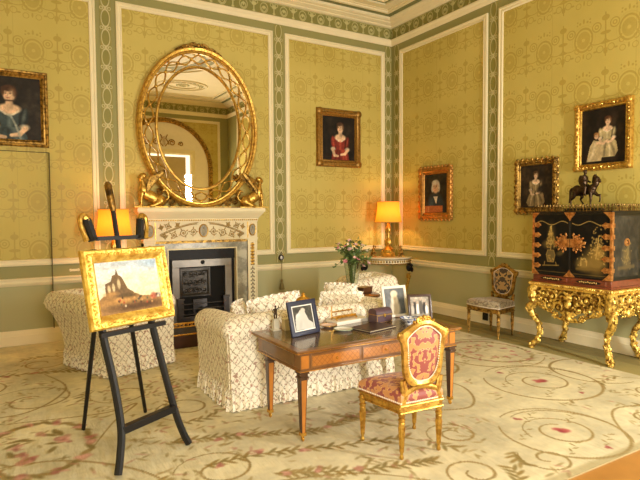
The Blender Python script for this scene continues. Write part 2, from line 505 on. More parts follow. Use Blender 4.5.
# ---- satinwood inlay with trellis
def inlay(name, axis):
    m, b = newmat(name); x, y, z, t = coords()
    u = x if axis == 'x' else y
    g = noise(vec(u*3.0, z*30.0, 0.0), 6, 3)
    s = .046
    l = fmin(fabs(frac((u+z*1.0)/s)-.5), fabs(frac((u-z*1.0)/s)-.5))
    line = below(l, .05, .03)
    setc(b, mixc(line*.6, mixc(g, (166,100,38), (194,130,58)), (104,58,24))); b.inputs['Roughness'].default_value = .3; b.inputs['Coat Weight'].default_value = .3
    return m
INLAY = inlay('trellis_marquetry', 'x'); INLAYY = inlay('trellis_marquetry_end', 'y')
SATIN = M('satinwood', (192,122,48), .3, 0, .15, 14, coat=.3)
DESKT = M('desk_leather_top', (104,82,52), .2, 0, .25, 6, coat=.5)
DESKE = M('banded_mahogany', (132,90,50), .28, 0, .25, 8, coat=.4)
# vertex-painted surfaces (pictures, carpet, lacquer)
def colattr(name, rough=.6, coat=0, bmp=None):
    m, b = newmat(name); n = X.nt.nodes.new('ShaderNodeAttribute'); n.attribute_name = 'Col'
    X.nt.links.new(n.outputs['Color'], b.inputs['Base Color']); b.inputs['Roughness'].default_value = rough
    b.inputs['Coat Weight'].default_value = coat; b.inputs['Specular IOR Level'].default_value = .25
    if bmp:
        x, y, z, t = coords(); bump(b, bmp(x, y, z, t), *bmp.args)
    return m
OILS = colattr('oil_paint', .6, 0); PHOTO = colattr('photograph', .35, .1); LACQ = colattr('painted_lacquer', .5, 0)
def cb(x, y, z, t):
    wr = X.nt.nodes.new('ShaderNodeMapping'); wr.inputs['Rotation'].default_value = (0, 0, R_(-35)); wr.inputs['Scale'].default_value = (6.0, 1.7, 1)
    X.nt.links.new(t.outputs['Object'], wr.inputs['Vector'])
    return noise(wr.outputs[0], 1.5, 3)*1.0+noise(t.outputs['Object'], 160, 1)*.06
cb.args = (.05, .65)
CARPET = colattr('needlework_carpet', .9, 0, cb)

# ------------------------------------------------------------------ painting by hand onto vertex colours
class Canvas:
    def __init__(s, w, h, nx, ny, bg, x0=0, y0=0):
        s.w, s.h, s.nx, s.ny, s.x0, s.y0 = w, h, nx, ny, x0, y0
        s.X, s.Y = np.meshgrid(np.linspace(x0, x0+w, nx), np.linspace(y0, y0+h, ny))
        s.A = np.zeros((ny, nx, 3)); s.A[:] = bg
    def _sl(s, xa, xb, ya, yb):
        i0 = max(0, int((xa-s.x0)/s.w*(s.nx-1))-1); i1 = min(s.nx, int((xb-s.x0)/s.w*(s.nx-1))+3)
        j0 = max(0, int((ya-s.y0)/s.h*(s.ny-1))-1); j1 = min(s.ny, int((yb-s.y0)/s.h*(s.ny-1))+3)
        if i1 <= i0 or j1 <= j0: return None
        return slice(j0, j1), slice(i0, i1)
    def _mix(s, k, f, col):
        f = f[..., None]; s.A[k] = s.A[k]*(1-f)+np.array(col, float)*f
    def ell(s, cx, cy, rx, ry, col, rot=0, soft=.25, al=1):
        R = max(rx, ry)*(1+soft)+.001; k = s._sl(cx-R, cx+R, cy-R, cy+R)
        if k is None: return
        dx, dy = s.X[k]-cx, s.Y[k]-cy; c, n = math.cos(rot), math.sin(rot)
        d = np.sqrt(((dx*c+dy*n)/rx)**2+((-dx*n+dy*c)/ry)**2)
        s._mix(k, np.clip((1+soft-d)/(2*soft), 0, 1)*al, col)
    def line(s, P, wd, col, al=1, soft=.5):
        wd = wd if hasattr(wd, '__len__') else [wd]*len(P)
        for i in range(len(P)-1):
            (ax, ay), (bx, by) = P[i][:2], P[i+1][:2]; r = max(wd[i], wd[i+1])*(1+soft)
            k = s._sl(min(ax,bx)-r, max(ax,bx)+r, min(ay,by)-r, max(ay,by)+r)
            if k is None: continue
            dx, dy = bx-ax, by-ay; L = dx*dx+dy*dy+1e-12
            t = np.clip(((s.X[k]-ax)*dx+(s.Y[k]-ay)*dy)/L, 0, 1)
            d = np.hypot(s.X[k]-ax-t*dx, s.Y[k]-ay-t*dy); wl = wd[i]+(wd[i+1]-wd[i])*t
            s._mix(k, np.clip((wl*(1+soft)-d)/(2*soft*wl+1e-9), 0, 1)*al, col)
    def poly(s, P, col, al=1):
        xs = [p[0] for p in P]; ys = [p[1] for p in P]; k = s._sl(min(xs), max(xs), min(ys), max(ys))
        if k is None: return
        x, y = s.X[k], s.Y[k]; ins = np.zeros(x.shape, bool); n = len(P)
        for i in range(n):
            (ax, ay), (bx, by) = P[i], P[(i+1) % n]
            if ay == by: continue
            c = ((ay > y) != (by > y)) & (x < (bx-ax)*(y-ay)/(by-ay)+ax); ins ^= c
        s._mix(k, ins.astype(float)*al, col)
    def vgrad(s, bands):
        ys = [b[0] for b in bands]; t = (s.Y-s.y0)/s.h
        for c in range(3): s.A[..., c] = np.interp(t, ys, [b[1][c] for b in bands])
    def mottle(s, amt, n=8, seed=1):
        r = np.random.RandomState(seed)
        for q in (n, n*2, n*4):
            g = r.rand(q+2, q+2)
            u = np.linspace(0, q, s.nx); v = np.linspace(0, q, s.ny); i = u.astype(int); j = v.astype(int)
            fu = (u-i)[None, :]; fv = (v-j)[:, None]; fu = fu*fu*(3-2*fu); fv = fv*fv*(3-2*fv)
            val = (g[j][:, i]*(1-fu)*(1-fv)+g[j][:, i+1]*fu*(1-fv)+g[j+1][:, i]*(1-fu)*fv+g[j+1][:, i+1]*fu*fv)-.5
            s.A *= (1+val*amt)[..., None]
    def mesh(s, name, mat, parent=None, plane='xz', loc=None, y=0.0, back=False):
        n = s.nx*s.ny; co = np.zeros((n, 3)); 
        if plane == 'xz': co[:, 0] = s.X.ravel(); co[:, 2] = s.Y.ravel(); co[:, 1] = y
        else: co[:, 0] = s.X.ravel(); co[:, 1] = s.Y.ravel(); co[:, 2] = y
        i, j = np.meshgrid(np.arange(s.nx-1), np.arange(s.ny-1)); a = (j*s.nx+i).ravel()
        F = np.stack([a, a+1, a+s.nx+1, a+s.nx], 1).astype(np.int32)
        me = bpy.data.meshes.new(name); me.vertices.add(n); me.vertices.foreach_set('co', co.ravel())
        me.loops.add(F.size); me.loops.foreach_set('vertex_index', F.ravel())
        me.polygons.add(len(F)); me.polygons.foreach_set('loop_start', np.arange(0, F.size, 4, dtype=np.int32))
        me.update(calc_edges=True); me.validate()
        at = me.color_attributes.new('Col', 'FLOAT_COLOR', 'POINT')
        c = np.clip(s.A, 0, 255)/255.0; c = np.where(c <= .04045, c/12.92, ((c+.055)/1.055)**2.4)
        rgba = np.ones((n, 4)); rgba[:, :3] = c.reshape(-1, 3); at.data.foreach_set('color', rgba.ravel().astype(np.float32))
        o = bpy.data.objects.new(name, me); COL.objects.link(o); me.materials.append(mat)
        if parent is not None: o.parent = parent
        if loc is not None: o.location = loc
        return o

# ================================================================== THE ROOM
def struct(mb, name, mat, **k): return mb.build(name, mat, kind='structure', **k)
b = MB(); b.box(LX-.2, W+.2, FY-.2, D+.2, -.12, 0); struct(b, 'floor', OAKF)
b = MB(); b.box(LX-.2, W+.2, FY-.2, D+.2, ZC, ZC+.12); struct(b, 'ceiling', CREAM)
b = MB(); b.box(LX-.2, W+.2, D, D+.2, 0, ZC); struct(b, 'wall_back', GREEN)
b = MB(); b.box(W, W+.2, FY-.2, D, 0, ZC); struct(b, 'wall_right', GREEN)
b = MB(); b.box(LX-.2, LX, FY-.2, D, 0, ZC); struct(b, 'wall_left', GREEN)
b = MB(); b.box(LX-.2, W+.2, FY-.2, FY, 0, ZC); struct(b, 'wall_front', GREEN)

ntrim = [0]
def trim(mb, mat, **k):
    ntrim[0] += 1
    return struct(mb, 'trim_%d' % ntrim[0], mat, **k)
# damask panels, each with its two-step cream moulding
PM = [(0, 0), (0, .022), (.012, .030), (.028, .030), (.034, .018), (.058, .018), (.066, .026), (.078, .020), (.082, .004), (.082, 0)]
PZ0, PZ1 = 1.06, 4.745
def panel_x(x0, x1):
    b = MB(); b.box(x0+.03, x1-.03, D-.004, D+.01, PZ0+.03, PZ1-.03); trim(b, DAMX)
    b = MB(); b.frame(x0, x1, PZ0, PZ1, PM, D); trim(b, CREAM)
def panel_y(y0, y1, z0=PZ0, wall='r'):
    b = MB(); X0, s = (W, 1) if wall == 'r' else (LX, -1)
    b.box(X0-.004*s, X0+.01*s, y0+.03, y1-.03, z0+.03, PZ1-.03); trim(b, DAMY)
    b = MB(); b.M = Matrix.Translation((X0, 0, 0)) @ Matrix.Rotation(R_(-90 if s > 0 else 90), 4, 'Z')
    if s > 0: b.frame(-y1, -y0, z0, PZ1, PM, 0)
    else: b.frame(y0, y1, z0, PZ1, PM, 0)
    trim(b, CREAM)
for q in ((-.88, 1.195), (1.47, 3.925), (4.15, 6.245)): panel_x(*q)
for q in ((5.745, 7.83), (3.05, 5.535), (.3, 2.84)): panel_y(*q)
for q in ((5.745, 7.83), (3.05, 5.535), (.3, 2.84)): panel_y(*q, wall='l')
for (x0, x1) in ((2.80, 6.16), (-.6, 2.6)):
    b = MB(); b.box(x0+.03, x1-.03, FY-.01, FY+.004, PZ0+.03, PZ1-.03); trim(b, DAMX)
    b = MB(); b.M = Matrix.Translation((0, FY, 0)) @ Matrix.Rotation(R_(180), 4, 'Z'); b.frame(-x1, -x0, PZ0, PZ1, PM, 0); trim(b, CREAM)
# ribbon-and-oval strips between the panels
for c in (1.332, 4.037, 6.335):
    b = MB(); b.box(c-.075, c+.075, D-.006, D+.01, .92, 4.86); trim(b, pilaster('oval_chain_%d' % (c*100), 'x', c))
for c in (5.64, 2.945, 7.925):
    b = MB(); b.box(W-.006, W+.01, c-.07, c+.07, .92, 4.86); trim(b, pilaster('oval_chain_side_%d' % (c*100), 'y', c))
# horizontal mouldings: section = [(z, projection)]
def run(prof, mat, walls='brlf'):
    n = len(prof)
    pts = {'b': lambda t, z, p: ((LX+p)+(W-LX-2*p)*t, D-p, z), 'r': lambda t, z, p: (W-p, (FY+p)+(D-FY-2*p)*t, z),
           'l': lambda t, z, p: (LX+p, (FY+p)+(D-FY-2*p)*t, z), 'f': lambda t, z, p: ((LX+p)+(W-LX-2*p)*t, FY+p, z)}
    for wl in walls:
        b = MB(); vs = [pts[wl](t, z, p) for t in (0, 1) for (z, p) in prof]
        b.add(vs, [(i, i+1, n+i+1, n+i) for i in range(n-1)]+[tuple(range(n)), tuple(reversed(range(n, 2*n)))])
        nm = {'b': 'back', 'r': 'right', 'l': 'left', 'f': 'front'}[wl]
        if prof[0][0] < .01: struct(b, 'baseboard_'+nm, mat)
        else: trim(b, mat)
run([(0, 0), (0, .035), (.135, .035), (.142, .028), (.175, .026), (.19, .014), (.205, .012), (.205, 0)], CREAM)
run([(.79, 0), (.79, .012), (.81, .030), (.838, .034), (.846, .024), (.868, .024), (.876, .04), (.893, .04), (.897, 0)], CREAM)
run([(4.873, 0), (4.873, .014), (4.90, .03), (4.93, .034), (4.945, .05), (4.975, .055), (4.99, .04), (4.99, 0)], CREAM)
FRX, FRY = friezemat('frieze_along_fireplace_wall', 'x'), friezemat('frieze_along_side_wall', 'y')
for wl in 'bf': run([(4.985, 0), (4.985, .008), (5.205, .008), (5.205, 0)], FRX, wl)
for wl in 'rl': run([(4.985, 0), (4.985, .008), (5.205, .008), (5.205, 0)], FRY, wl)
run([(5.20, 0), (5.20, .02), (5.222, .05), (5.232, .05), (5.238, .075), (5.262, .13), (5.272, .13), (5.276, .17), (5.30, .20), (5.31, .205), (ZC+.001, .205), (ZC+.001, 0)], CREAM)
# ceiling: flat green border, then framed cream compartments with roundels (seen in the mirror)
def rect_band(i0, i1, h, mat):
    b = MB(); x0, x1, y0, y1 = LX+i0, W-i0, FY+i0, D-i0; t = i1-i0
    b.box(x0, x1, y1-t, y1, ZC-h, ZC+.01); b.box(x0, x1, y0, y0+t, ZC-h, ZC+.01)
    b.box(x0, x0+t, y0+t, y1-t, ZC-h, ZC+.01); b.box(x1-t, x1, y0+t, y1-t, ZC-h, ZC+.01); trim(b, mat)
rect_band(.205, .355, .003, GREEND); rect_band(.355, .40, .03, CREAM); rect_band(.44, .455, .012, CREAMD)
rect_band(.62, .66, .03, CREAM); rect_band(.66, .74, .004, GREEND); rect_band(.74, .78, .028, CREAM)
for (cx, cy, r) in ((2.71, 3.76, 1.9), (1.0, 1.3, .62), (4.42, 1.3, .62), (1.0, 6.2, .62), (4.42, 6.2, .62)):
    b = MB(); b.M = Matrix.Translation((cx, cy, ZC)) @ Matrix.Rotation(R_(90), 4, 'X')
    PR = [(0, 0), (0, .03), (.05, .035), (.07, .02), (.07, 0)]
    b.ring(r, r*.8, PR, seg=72)
    b.ring(r*.62, r*.5, PR, seg=64); trim(b, CREAM)
    b = MB(); b.M = Matrix.Translation((cx, cy, ZC)) @ Matrix.Rotation(R_(90), 4, 'X')
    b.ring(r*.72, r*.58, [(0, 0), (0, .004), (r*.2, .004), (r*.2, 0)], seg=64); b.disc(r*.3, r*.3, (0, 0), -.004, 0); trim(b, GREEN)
    b = MB(); b.M = Matrix.Translation((cx, cy, ZC)) @ Matrix.Rotation(R_(90), 4, 'X')
    for k in range(20):
        a = 2*math.pi*k/20
        b.ell((r*.82*math.cos(a), -.008, r*.66*math.sin(a)), (r*.045, .012, r*.045)); b.ell((r*.2*math.cos(a), -.008, r*.2*math.sin(a)), (r*.05, .012, r*.02), Matrix.Rotation(-a, 3, 'Y'))
    trim(b, CREAM)
# ---- front wall (behind the camera, seen in the mirror): two window bays with gilt arches
def window(n, cx, blind):
    fr = MB(); x0, x1, z0, z1 = cx-.80, cx+.80, .25, 3.62
    fr.frame(x0-.16, x1+.16, z0-.1, z1+.16, [(0, 0), (0, .05), (.04, .07), (.12, .07), (.16, .03), (.16, 0)], 0)
    fr.box(x0, x1, -.04, 0, 1.9, 1.94); fr.box(cx-.02, cx+.02, -.04, 0, z0, z1)
    T = Matrix.Translation((0, FY, 0)) @ Matrix.Rotation(R_(180), 4, 'Z') @ Matrix.Translation((-2*cx, 0, 0)) 
    fr.M = None
    T = Matrix.Translation((cx, FY, 0)) @ Matrix.Rotation(R_(180), 4, 'Z') @ Matrix.Translation((-cx, 0, 0))
    def put(mb, nm, mat, **k):
        mb.v = [tuple(T @ Vector(p)) for p in mb.v]; return struct(mb, nm, mat, **k)
    root = put(fr, 'window_%d' % n, CREAM)
    p = MB(); p.box(x0, x1, -.012, 0, z0, z1); o = put(p, 'window_pane', PANE); o.parent = root
    if blind:
        q = MB(); q.box(x0+.15, x1-.0, -.075, -.06, z0, z1-.07); o = put(q, 'blind', BLIND); o.parent = root
    # white arched tympanum above, gilt rope edge, lyre ornament
    a = MB(); r = 1.42; zc = 3.2
    poly = [(cx+r*math.cos(math.pi*k/40), zc+r*math.sin(math.pi*k/40)) for k in range(41)]
    poly = [(cx+r, .25)]+poly+[(cx-r, .25), (x0-.16, .25), (x0-.16, z1+.16), (x1+.16, z1+.16), (x1+.16, .25)]
    a.prism(poly, -.035, 0); put(a, 'trim_%d' % (200+n*10), WHITE)
    g = MB(); arc = [(cx+r*math.cos(math.pi*k/60), -.05, zc+r*math.sin(math.pi*k/60)) for k in range(61)]
    arc = [(cx+r, -.05, .25)]+arc+[(cx-r, -.05, .25)]
    g.tube(arc, .035, 8); g.tube([(cx+(p_[0]-cx)*1.05, -.04, zc+(p_[2]-zc)*1.05 if p_[2] > zc else p_[2]) for p_ in arc], .045, 8)
    for k in range(61):
        t = math.pi*k/60; g.ell((cx+r*1.025*math.cos(t), -.085, zc+r*1.025*math.sin(t)), .028, seg=6, rings=5)
    put(g, 'trim_%d' % (201+n*10), GOLDD)
    l = MB()
    for s in (-1, 1):
        l.tube([(cx+s*p_[0], -.04, p_[1]) for p_ in spiral((.24, 3.98), .03, .11, 0, 1.6)], .018, 6)
        l.tube([(cx+s*p_[0], -.04, p_[1]) for p_ in spiral((.52, 3.95), .02, .08, 1, 1.4)], .016, 6)
        l.tube(smoothpath([(cx+s*.03, -.04, 3.86), (cx+s*.12, -.04, 3.98), (cx+s*.06, -.04, 4.1), (cx+s*.11, -.04, 4.22)]), .016, 6)
    for dx in (-.03, 0, .03): l.tube([(cx+dx, -.04, 3.9), (cx+dx, -.04, 4.16)], .006, 5)
    put(l, 'trim_%d' % (202+n*10), GOLDD)
window(1, 4.35, True); window(2, .95, False)
# ---- concealed door in the wall to the left: only its gap shows, and a little lock plate
b = MB()
b.box(.572, .580, D-.055, D-.03, 1.06, 2.565); b.box(.572, .580, D-.055, D, .2, .897); b.box(.572, .580, D-.012, D, .897, 1.06); b.box(.572, .580, D-.02, D, 1.06, 2.565)
b.box(-.6, .580, D-.012, D, 2.565, 2.574)
door = struct(b, 'door_1', M('door_gap', (84, 74, 40), .8, 0))
b = MB(); b.box(.80, .90, D-.012, D, .955, .985); b.ell((.80, D-.006, .97), (.02, .008, .02)); b.ell((.90, D-.006, .97), (.02, .008, .02))
tag(b.build('lock_plate', CREAMD), 'small pale oval finger plate on the green strip left of the lit lamp', 'plate')
# ---- socket on the right-hand baseboard
o = thing('wall_socket', 'black wall socket on the cream baseboard behind the gilt side chair', 'socket', (W-.036, 5.72, .07), R_(-90))
b = MB(); b.box(-.05, .05, -.018, 0, 0, .115); b.build('face_plate', IRON, o, bevel=.004)
b = MB(); b.box(-.012, .012, -.022, -.018, .07, .09); b.build('switch', BLACK, o)

# ================================================================== CARPET
def carpet():
    x0, y0, wd, hd = -.95, 2.06, 7.33, 5.975
    nx, ny = 660, 545
    c = Canvas(wd, hd, nx, ny, (212, 202, 166), x0, y0)
    c.mottle(.10, 9, 3); c.mottle(.05, 60, 5)
    OL, OL2, BR = (152, 130, 78), (134, 116, 66), (166, 144, 96)
    PK, PK2, RD = (186, 138, 116), (166, 106, 94), (160, 74, 72)
    rnd = random.Random(4)
    def leafy(P, n, side=.06, col=OL2, sz=.05):
        for i in range(n):
            k = i/(n-1 if n > 1 else 1)*(len(P)-1.001); a = int(k); t = k-a
            x = P[a][0]*(1-t)+P[a+1][0]*t; y = P[a][1]*(1-t)+P[a+1][1]*t
            d = math.atan2(P[a+1][1]-P[a][1], P[a+1][0]-P[a][0]); s = 1 if i % 2 else -1
            an = d+s*rnd.uniform(.5, 1.0)
            c.ell(x+math.cos(an)*side*.8, y+math.sin(an)*side*.8, sz, sz*.3, rnd.choice([col, OL, (140, 116, 60)]), an, .35, .85)
    def rose(x, y, r, colset=(PK, PK2, (214, 164, 146))):
        for i in range(6):
            a = rnd.uniform(0, 6.28); q = rnd.uniform(0, r*.6)
            c.ell(x+math.cos(a)*q, y+math.sin(a)*q, r*rnd.uniform(.3, .55), r*rnd.uniform(.25, .45), rnd.choice(colset), a, .4, .75)
    def scroll(P, wd, col=BR):
        n = len(P)
        c.line(P, [wd*(.35+.65*math.sin(math.pi*min(1, .08+i/n))) for i in range(n)], col, .9, .35)
        c.line([(p[0]+wd*.5, p[1]+wd*.4) for p in P], wd*.3, OL2, .6, .4)
    def spir(cx, cy, r0, r1, a0, turns, wd, sx=1.0):
        P = [(cx+(p[0]-cx)*sx, p[1]) for p in spiral((cx, cy), r0, r1, a0, turns, 60)]; scroll(P, wd); return P
    # big paired rose spirals on the right
    for (cx, cy, R) in ((3.70, 2.55, .48), (4.64, 3.44, .57)):
        spir(cx, cy, .13, R*.62, .8, 1.35, .011); P = spir(cx, cy, R*.97, R, 2.4, .93, .014)
        spir(cx, cy, R*1.02, R*.86, -1.0, .45, .010)
        rose(cx, cy, .085, (RD, (186, 92, 88), (150, 60, 62)))
        for a in (0.4, 1.5, 2.8, 4.0, 5.2):
            x, y = cx+math.cos(a)*R*.66, cy+math.sin(a)*R*.66
            leafy([(x-.10, y-.04), (x, y), (x+.10, y+.05)], 5, .025, OL, .028)
        rose(cx-R*.2, cy+R*.72, .045, (RD, PK2)); rose(cx+R*.05, cy-R*.75, .04, (RD, PK2))
    # small wreath further back on the right
    for k in range(44):
        a = 2*math.pi*k/44; x, y = 5.15+math.cos(a)*.44, 4.55+math.sin(a)*.52
        c.ell(x, y, .045, .018, rnd.choice([OL, OL2, PK2]), a+rnd.uniform(0, 2), .4, .8)
        if k % 4 == 0: rose(5.15+math.cos(a)*.26, 4.55+math.sin(a)*.3, .06)
    spir(5.1, 4.5, .70, .62, .3, .8, .015); spir(5.45, 3.35, .5, .42, .2, .7, .015); spir(4.0, 4.5, .42, .36, 4.0, .6, .016)
    # acanthus scrolls in front
    for (cx, cy, R, a0, t, s) in ((2.95, 2.95, .22, 0, 1.5, 1), (2.62, 2.42, .24, 2, 1.5, 1), (3.2, 2.3, .2, 4, -1.3, 1), (1.2, 3.35, .3, 1, 1.3, 1), (.65, 3.2, .28, 3, -1.2, 1),
                             (-.1, 3.6, .34, .5, 1.2, 1), (1.35, 4.6, .3, 2.5, 1.3, 1), (.2, 5.55, .42, .8, 1.3, 1), (.95, 5.3, .32, 3.6, -1.2, 1), (-.25, 6.1, .34, 2, 1.1, 1), (.35, 6.9, .3, 0, 1.2, 1),
                             (3.9, 5.3, .4, 1, 1.2, 1), (4.7, 6.0, .4, 3, -1.2, 1), (5.3, 6.6, .35, 1, 1.1, 1), (3.4, 4.3, .3, 2, 1, 1), (5.3, 2.7, .4, 1.2, 1.0, 1), (4.6, 2.35, .25, 0, 1, 1)):
        spir(cx, cy, R*.2, R, a0, t, .011)
        leafy([(cx+R*math.cos(a0+2*math.pi*t+k*.12)*1.1, cy+R*math.sin(a0+2*math.pi*t+k*.12)*1.1) for k in range(8)], 8, .05)
    for P in ([(.0, 5.0), (.7, 4.85), (1.0, 4.95), (.75, 4.6), (.5, 4.1)], [(-.2, 4.15), (.3, 4.05), (.75, 3.6), (1.0, 2.9)], [(.6, 2.6), (1.2, 3.0), (1.9, 2.85), (2.3, 2.5)], [(-.6, 5.4), (.1, 5.2), (.5, 5.75), (.35, 6.4)], [(3.0, 3.5), (3.5, 3.3), (3.85, 3.75), (3.7, 4.4)], [(4.0, 2.2), (4.5, 2.6), (5.2, 2.45), (5.7, 3.0)]):
        scroll([tuple(p)[:2] for p in smoothpath([(q[0], q[1], 0) for q in P], 10)], .012)
    # rose wreath left, leafy garlands across the middle
    for k in range(34):
        a = 2*math.pi*k/34; x, y = .18+math.cos(a)*.36, 4.38+math.sin(a)*.5
        c.ell(x, y, .065, .024, rnd.choice([OL, OL2]), a+rnd.uniform(.6, 2.2), .35, .9)
        if k % 3 == 0: rose(x, y, .075)
    for k in range(9): rose(.18+rnd.uniform(-.2, .2), 4.38+rnd.uniform(-.25, .25), .07); c.ell(.18+rnd.uniform(-.2, .2), 4.38+rnd.uniform(-.25, .25), .06, .022, OL2, rnd.uniform(0, 3), .35, .9)
    for P in ([(1.05, 3.95), (1.4, 3.85), (1.75, 3.7), (2.1, 3.55)], [(1.15, 3.45), (1.6, 3.4), (2.05, 3.25), (2.6, 3.1)], [(1.5, 3.1), (2.0, 2.85), (2.5, 2.7)], [(2.2, 3.6), (2.6, 3.65), (3.0, 3.8)], [(1.2, 4.6), (1.4, 5.2), (1.5, 5.9)], [(-.5, 6.6), (.3, 6.5), (.8, 6.3)]):
        Q = [tuple(p)[:2] for p in smoothpath([(q[0], q[1], 0) for q in P], 8)]
        c.line(Q, .008, OL2, .7); leafy(Q, 34, .05, OL2, .05)
        for k in range(3):
            q = Q[int((k+.5)/5*len(Q))]; rose(q[0]+rnd.uniform(-.05, .05), q[1]+rnd.uniform(-.06, .06), .055)
    for k in range(520):
        x, y = rnd.uniform(x0, 5.7), rnd.uniform(y0, 7.6)
        if (x-3.72)**2+(y-2.58)**2 < .4 or (x-4.66)**2+(y-3.47)**2 < .42: continue
        for q in range(5): c.ell(x+rnd.uniform(-.09, .09), y+rnd.uniform(-.09, .09), rnd.uniform(.02, .05), .012, rnd.choice([OL, OL2, BR, OL, PK]), rnd.uniform(0, 3.1), .4, .6)
    # plain olive border along the side wall and the near edge
    f = np.clip((c.X-5.66)/.02, 0, 1)[..., None]; c.A = c.A*(1-f)+np.array((158, 146, 92))*f
    f = np.clip((c.X-6.02)/.02, 0, 1)[..., None]; c.A = c.A*(1-f)+np.array((140, 128, 80))*f
    f = np.clip((2.12+.02-c.Y)/.03, 0, 1)[..., None]; c.A = c.A*(1-f*.5)+np.array((150, 134, 90))*f*.5
    t = thing('carpet', 'large cream floral carpet with scrolling leaves and roses on the floor', 'carpet', (0, 0, 0))
    o = c.mesh('pile', CARPET, t, 'xy', y=.012)
    b = MB(); b.box(x0, x0+wd, y0, y0+hd, .001, .0115); b.build('backing', M('carpet_edge', (176, 158, 112), .9), t)
carpet()

CZ = .0125      # top of the carpet
# ================================================================== FIREPLACE (projects 0.2 m from the back wall)
FX0, FX1 = 1.755, 3.535; FC = (FX0+FX1)/2
fp = thing('fireplace', 'carved ivory chimneypiece with grey marble surround and steel grate', 'fireplace', (FC, D, CZ+.001))
h = (FX1-FX0)/2
def fb(mb, name, mat, parent=fp, **k): return mb.build(name, mat, parent, **k)
b = MB()
SH = [(1.622, -.185), (1.640, -.20), (1.655, -.20), (1.672, -.215), (1.70, -.235), (1.735, -.262), (1.752, -.27), (1.758, -.285), (1.80, -.285), (1.818, -.275)]
for i in range(len(SH)-1):
    (z0, y0), (z1, y1) = SH[i], SH[i+1]; e0, e1 = -.185-y0, -.185-y1
    b.add([(-h-e0, y0, z0), (h+e0, y0, z0), (h+e0, 0, z0), (-h-e0, 0, z0), (-h-e1, y1, z1), (h+e1, y1, z1), (h+e1, 0, z1), (-h-e1, 0, z1)],
          [(0,1,5,4), (1,2,6,5), (3,0,4,7)] + ([(0,3,2,1)] if i == 0 else []) + ([(4,5,6,7)] if i == len(SH)-2 else []))
fb(b, 'mantel_shelf', CREAM, smooth=30)
b = MB()
for k in range(52): b.ell((-h+.015+k*(2*h-.03)/51, -.196, 1.632), (.013, .01, .012), seg=6, rings=4)
fb(b, 'bead_course', GOLD)
b = MB(); b.box(-h, h, -.18, 0, 1.33, 1.622); b.box(-h-.01, h+.01, -.19, 0, 1.325, 1.345); b.box(-h-.008, h+.008, -.187, 0, 1.60, 1.622); fb(b, 'frieze', CREAMD)
# carved frieze: two swags, rinceaux, central and side medallions
b = MB()
for s in (-1, 1):
    b.tube([(s*(.10+.56*k/20), -.183, 1.575-.17*(k/20)**1.6) for k in range(21)], .009, 6)
    b.tube([(s*(.08+.58*k/20), -.183, 1.595-.17*(k/20)**1.6) for k in range(21)], .005, 6)
    for j, (cx, cz, r, sg) in enumerate(((.16, 1.46, .055, 1), (.31, 1.445, .06, -1), (.46, 1.415, .05, 1), (.59, 1.40, .035, -1), (.40, 1.565, .03, 1), (.54, 1.55, .045, -1), (.64, 1.53, .03, 1))):
        b.tube([(s*p[0], -.183, p[1]) for p in spiral((cx, cz), .008, r, 1.2, 1.7*sg, 26)], .0065, 6)
        b.ell((s*cx, -.184, cz), (.014, .01, .014), seg=8, rings=5)
        for q in range(4):
            a = q*1.6+j; b.ell((s*(cx+r*1.05*math.cos(a)), -.183, cz+r*1.05*math.sin(a)), (.02, .008, .009), Matrix.Rotation(-a*s, 3, 'Y'), seg=6, rings=4)
fb(b, 'frieze_scrolls', M('worn_gilt_carving', (176, 148, 88), .5, .35, .25, 20))
MED = M('grey_medallion', (158, 150, 126), .5, 0, .2, 12)
for cx, a, c in ((0, .062, .09), (-h+.085, .052, .085), (h-.085, .052, .085)):
    b = MB(); b.M = Matrix.Translation((cx, -.18, 1.472))
    b.disc(a, c, (0, 0), -.012, 0, 32); b.ell((0, -.01, -.02), (.022, .012, .05)); b.ell((0, -.016, .04), (.012, .01, .014)); b.ell((.015, -.012, -.01), (.02, .008, .02))
    o = fb(b, 'medallion', MED)
    b = MB(); b.M = Matrix.Translation((cx, -.18, 1.472)); b.ring(a, c, [(-.004, 0), (-.004, .016), (.006, .02), (.012, .012), (.012, 0)], seg=32); b.build('medallion_rim', GOLD, o)
for s in (-1, 1):
    b = MB(); b.box(s*(h-.165)-.006, s*(h-.165)+.006, -.188, -.18, 1.345, 1.60); fb(b, 'frieze_fillet', GOLD)
# jambs with gilt pendant husks
for s in (-1, 1):
    b = MB(); x0, x1 = sorted((s*h, s*(h-.165)))
    b.box(x0, x1, -.17, 0, .0, 1.325); b.box(x0-.012, x1+.012, -.185, 0, 0, .16); b.box(x0-.006, x1+.006, -.178, 0, 1.30, 1.326)
    for xx in (x0, x1-.022): b.box(xx, xx+.022, -.178, 0, .16, 1.30)
    j = fb(b, 'jamb', CREAM, bevel=.003)
    b = MB(); cx = (x0+x1)/2
    for k in range(7):
        z = 1.24-k*.052; wd = .032*(1-abs(k-2.5)/5)
        b.ell((cx-.014, -.176, z), (.018, .012, .03), Matrix.Rotation(.5, 3, 'Y'), 7, 5); b.ell((cx+.014, -.176, z), (.018, .012, .03), Matrix.Rotation(-.5, 3, 'Y'), 7, 5); b.ell((cx, -.18, z), (wd*.5, .012, .03), None, 7, 5)
    b.build('gilt_husks', GOLD, j)
    b = MB()
    for k in range(11):
        z = .86-k*.062; b.ell((cx, -.173, z), (.012, .008, .026), None, 7, 5); b.ell((cx-.022, -.172, z-.02), (.012, .006, .02), Matrix.Rotation(.7, 3, 'Y'), 6, 4); b.ell((cx+.022, -.172, z-.02), (.012, .006, .02), Matrix.Rotation(-.7, 3, 'Y'), 6, 4)
    b.build('carved_drop', M('faded_carving', (150, 140, 110), .6, 0, .2), j)
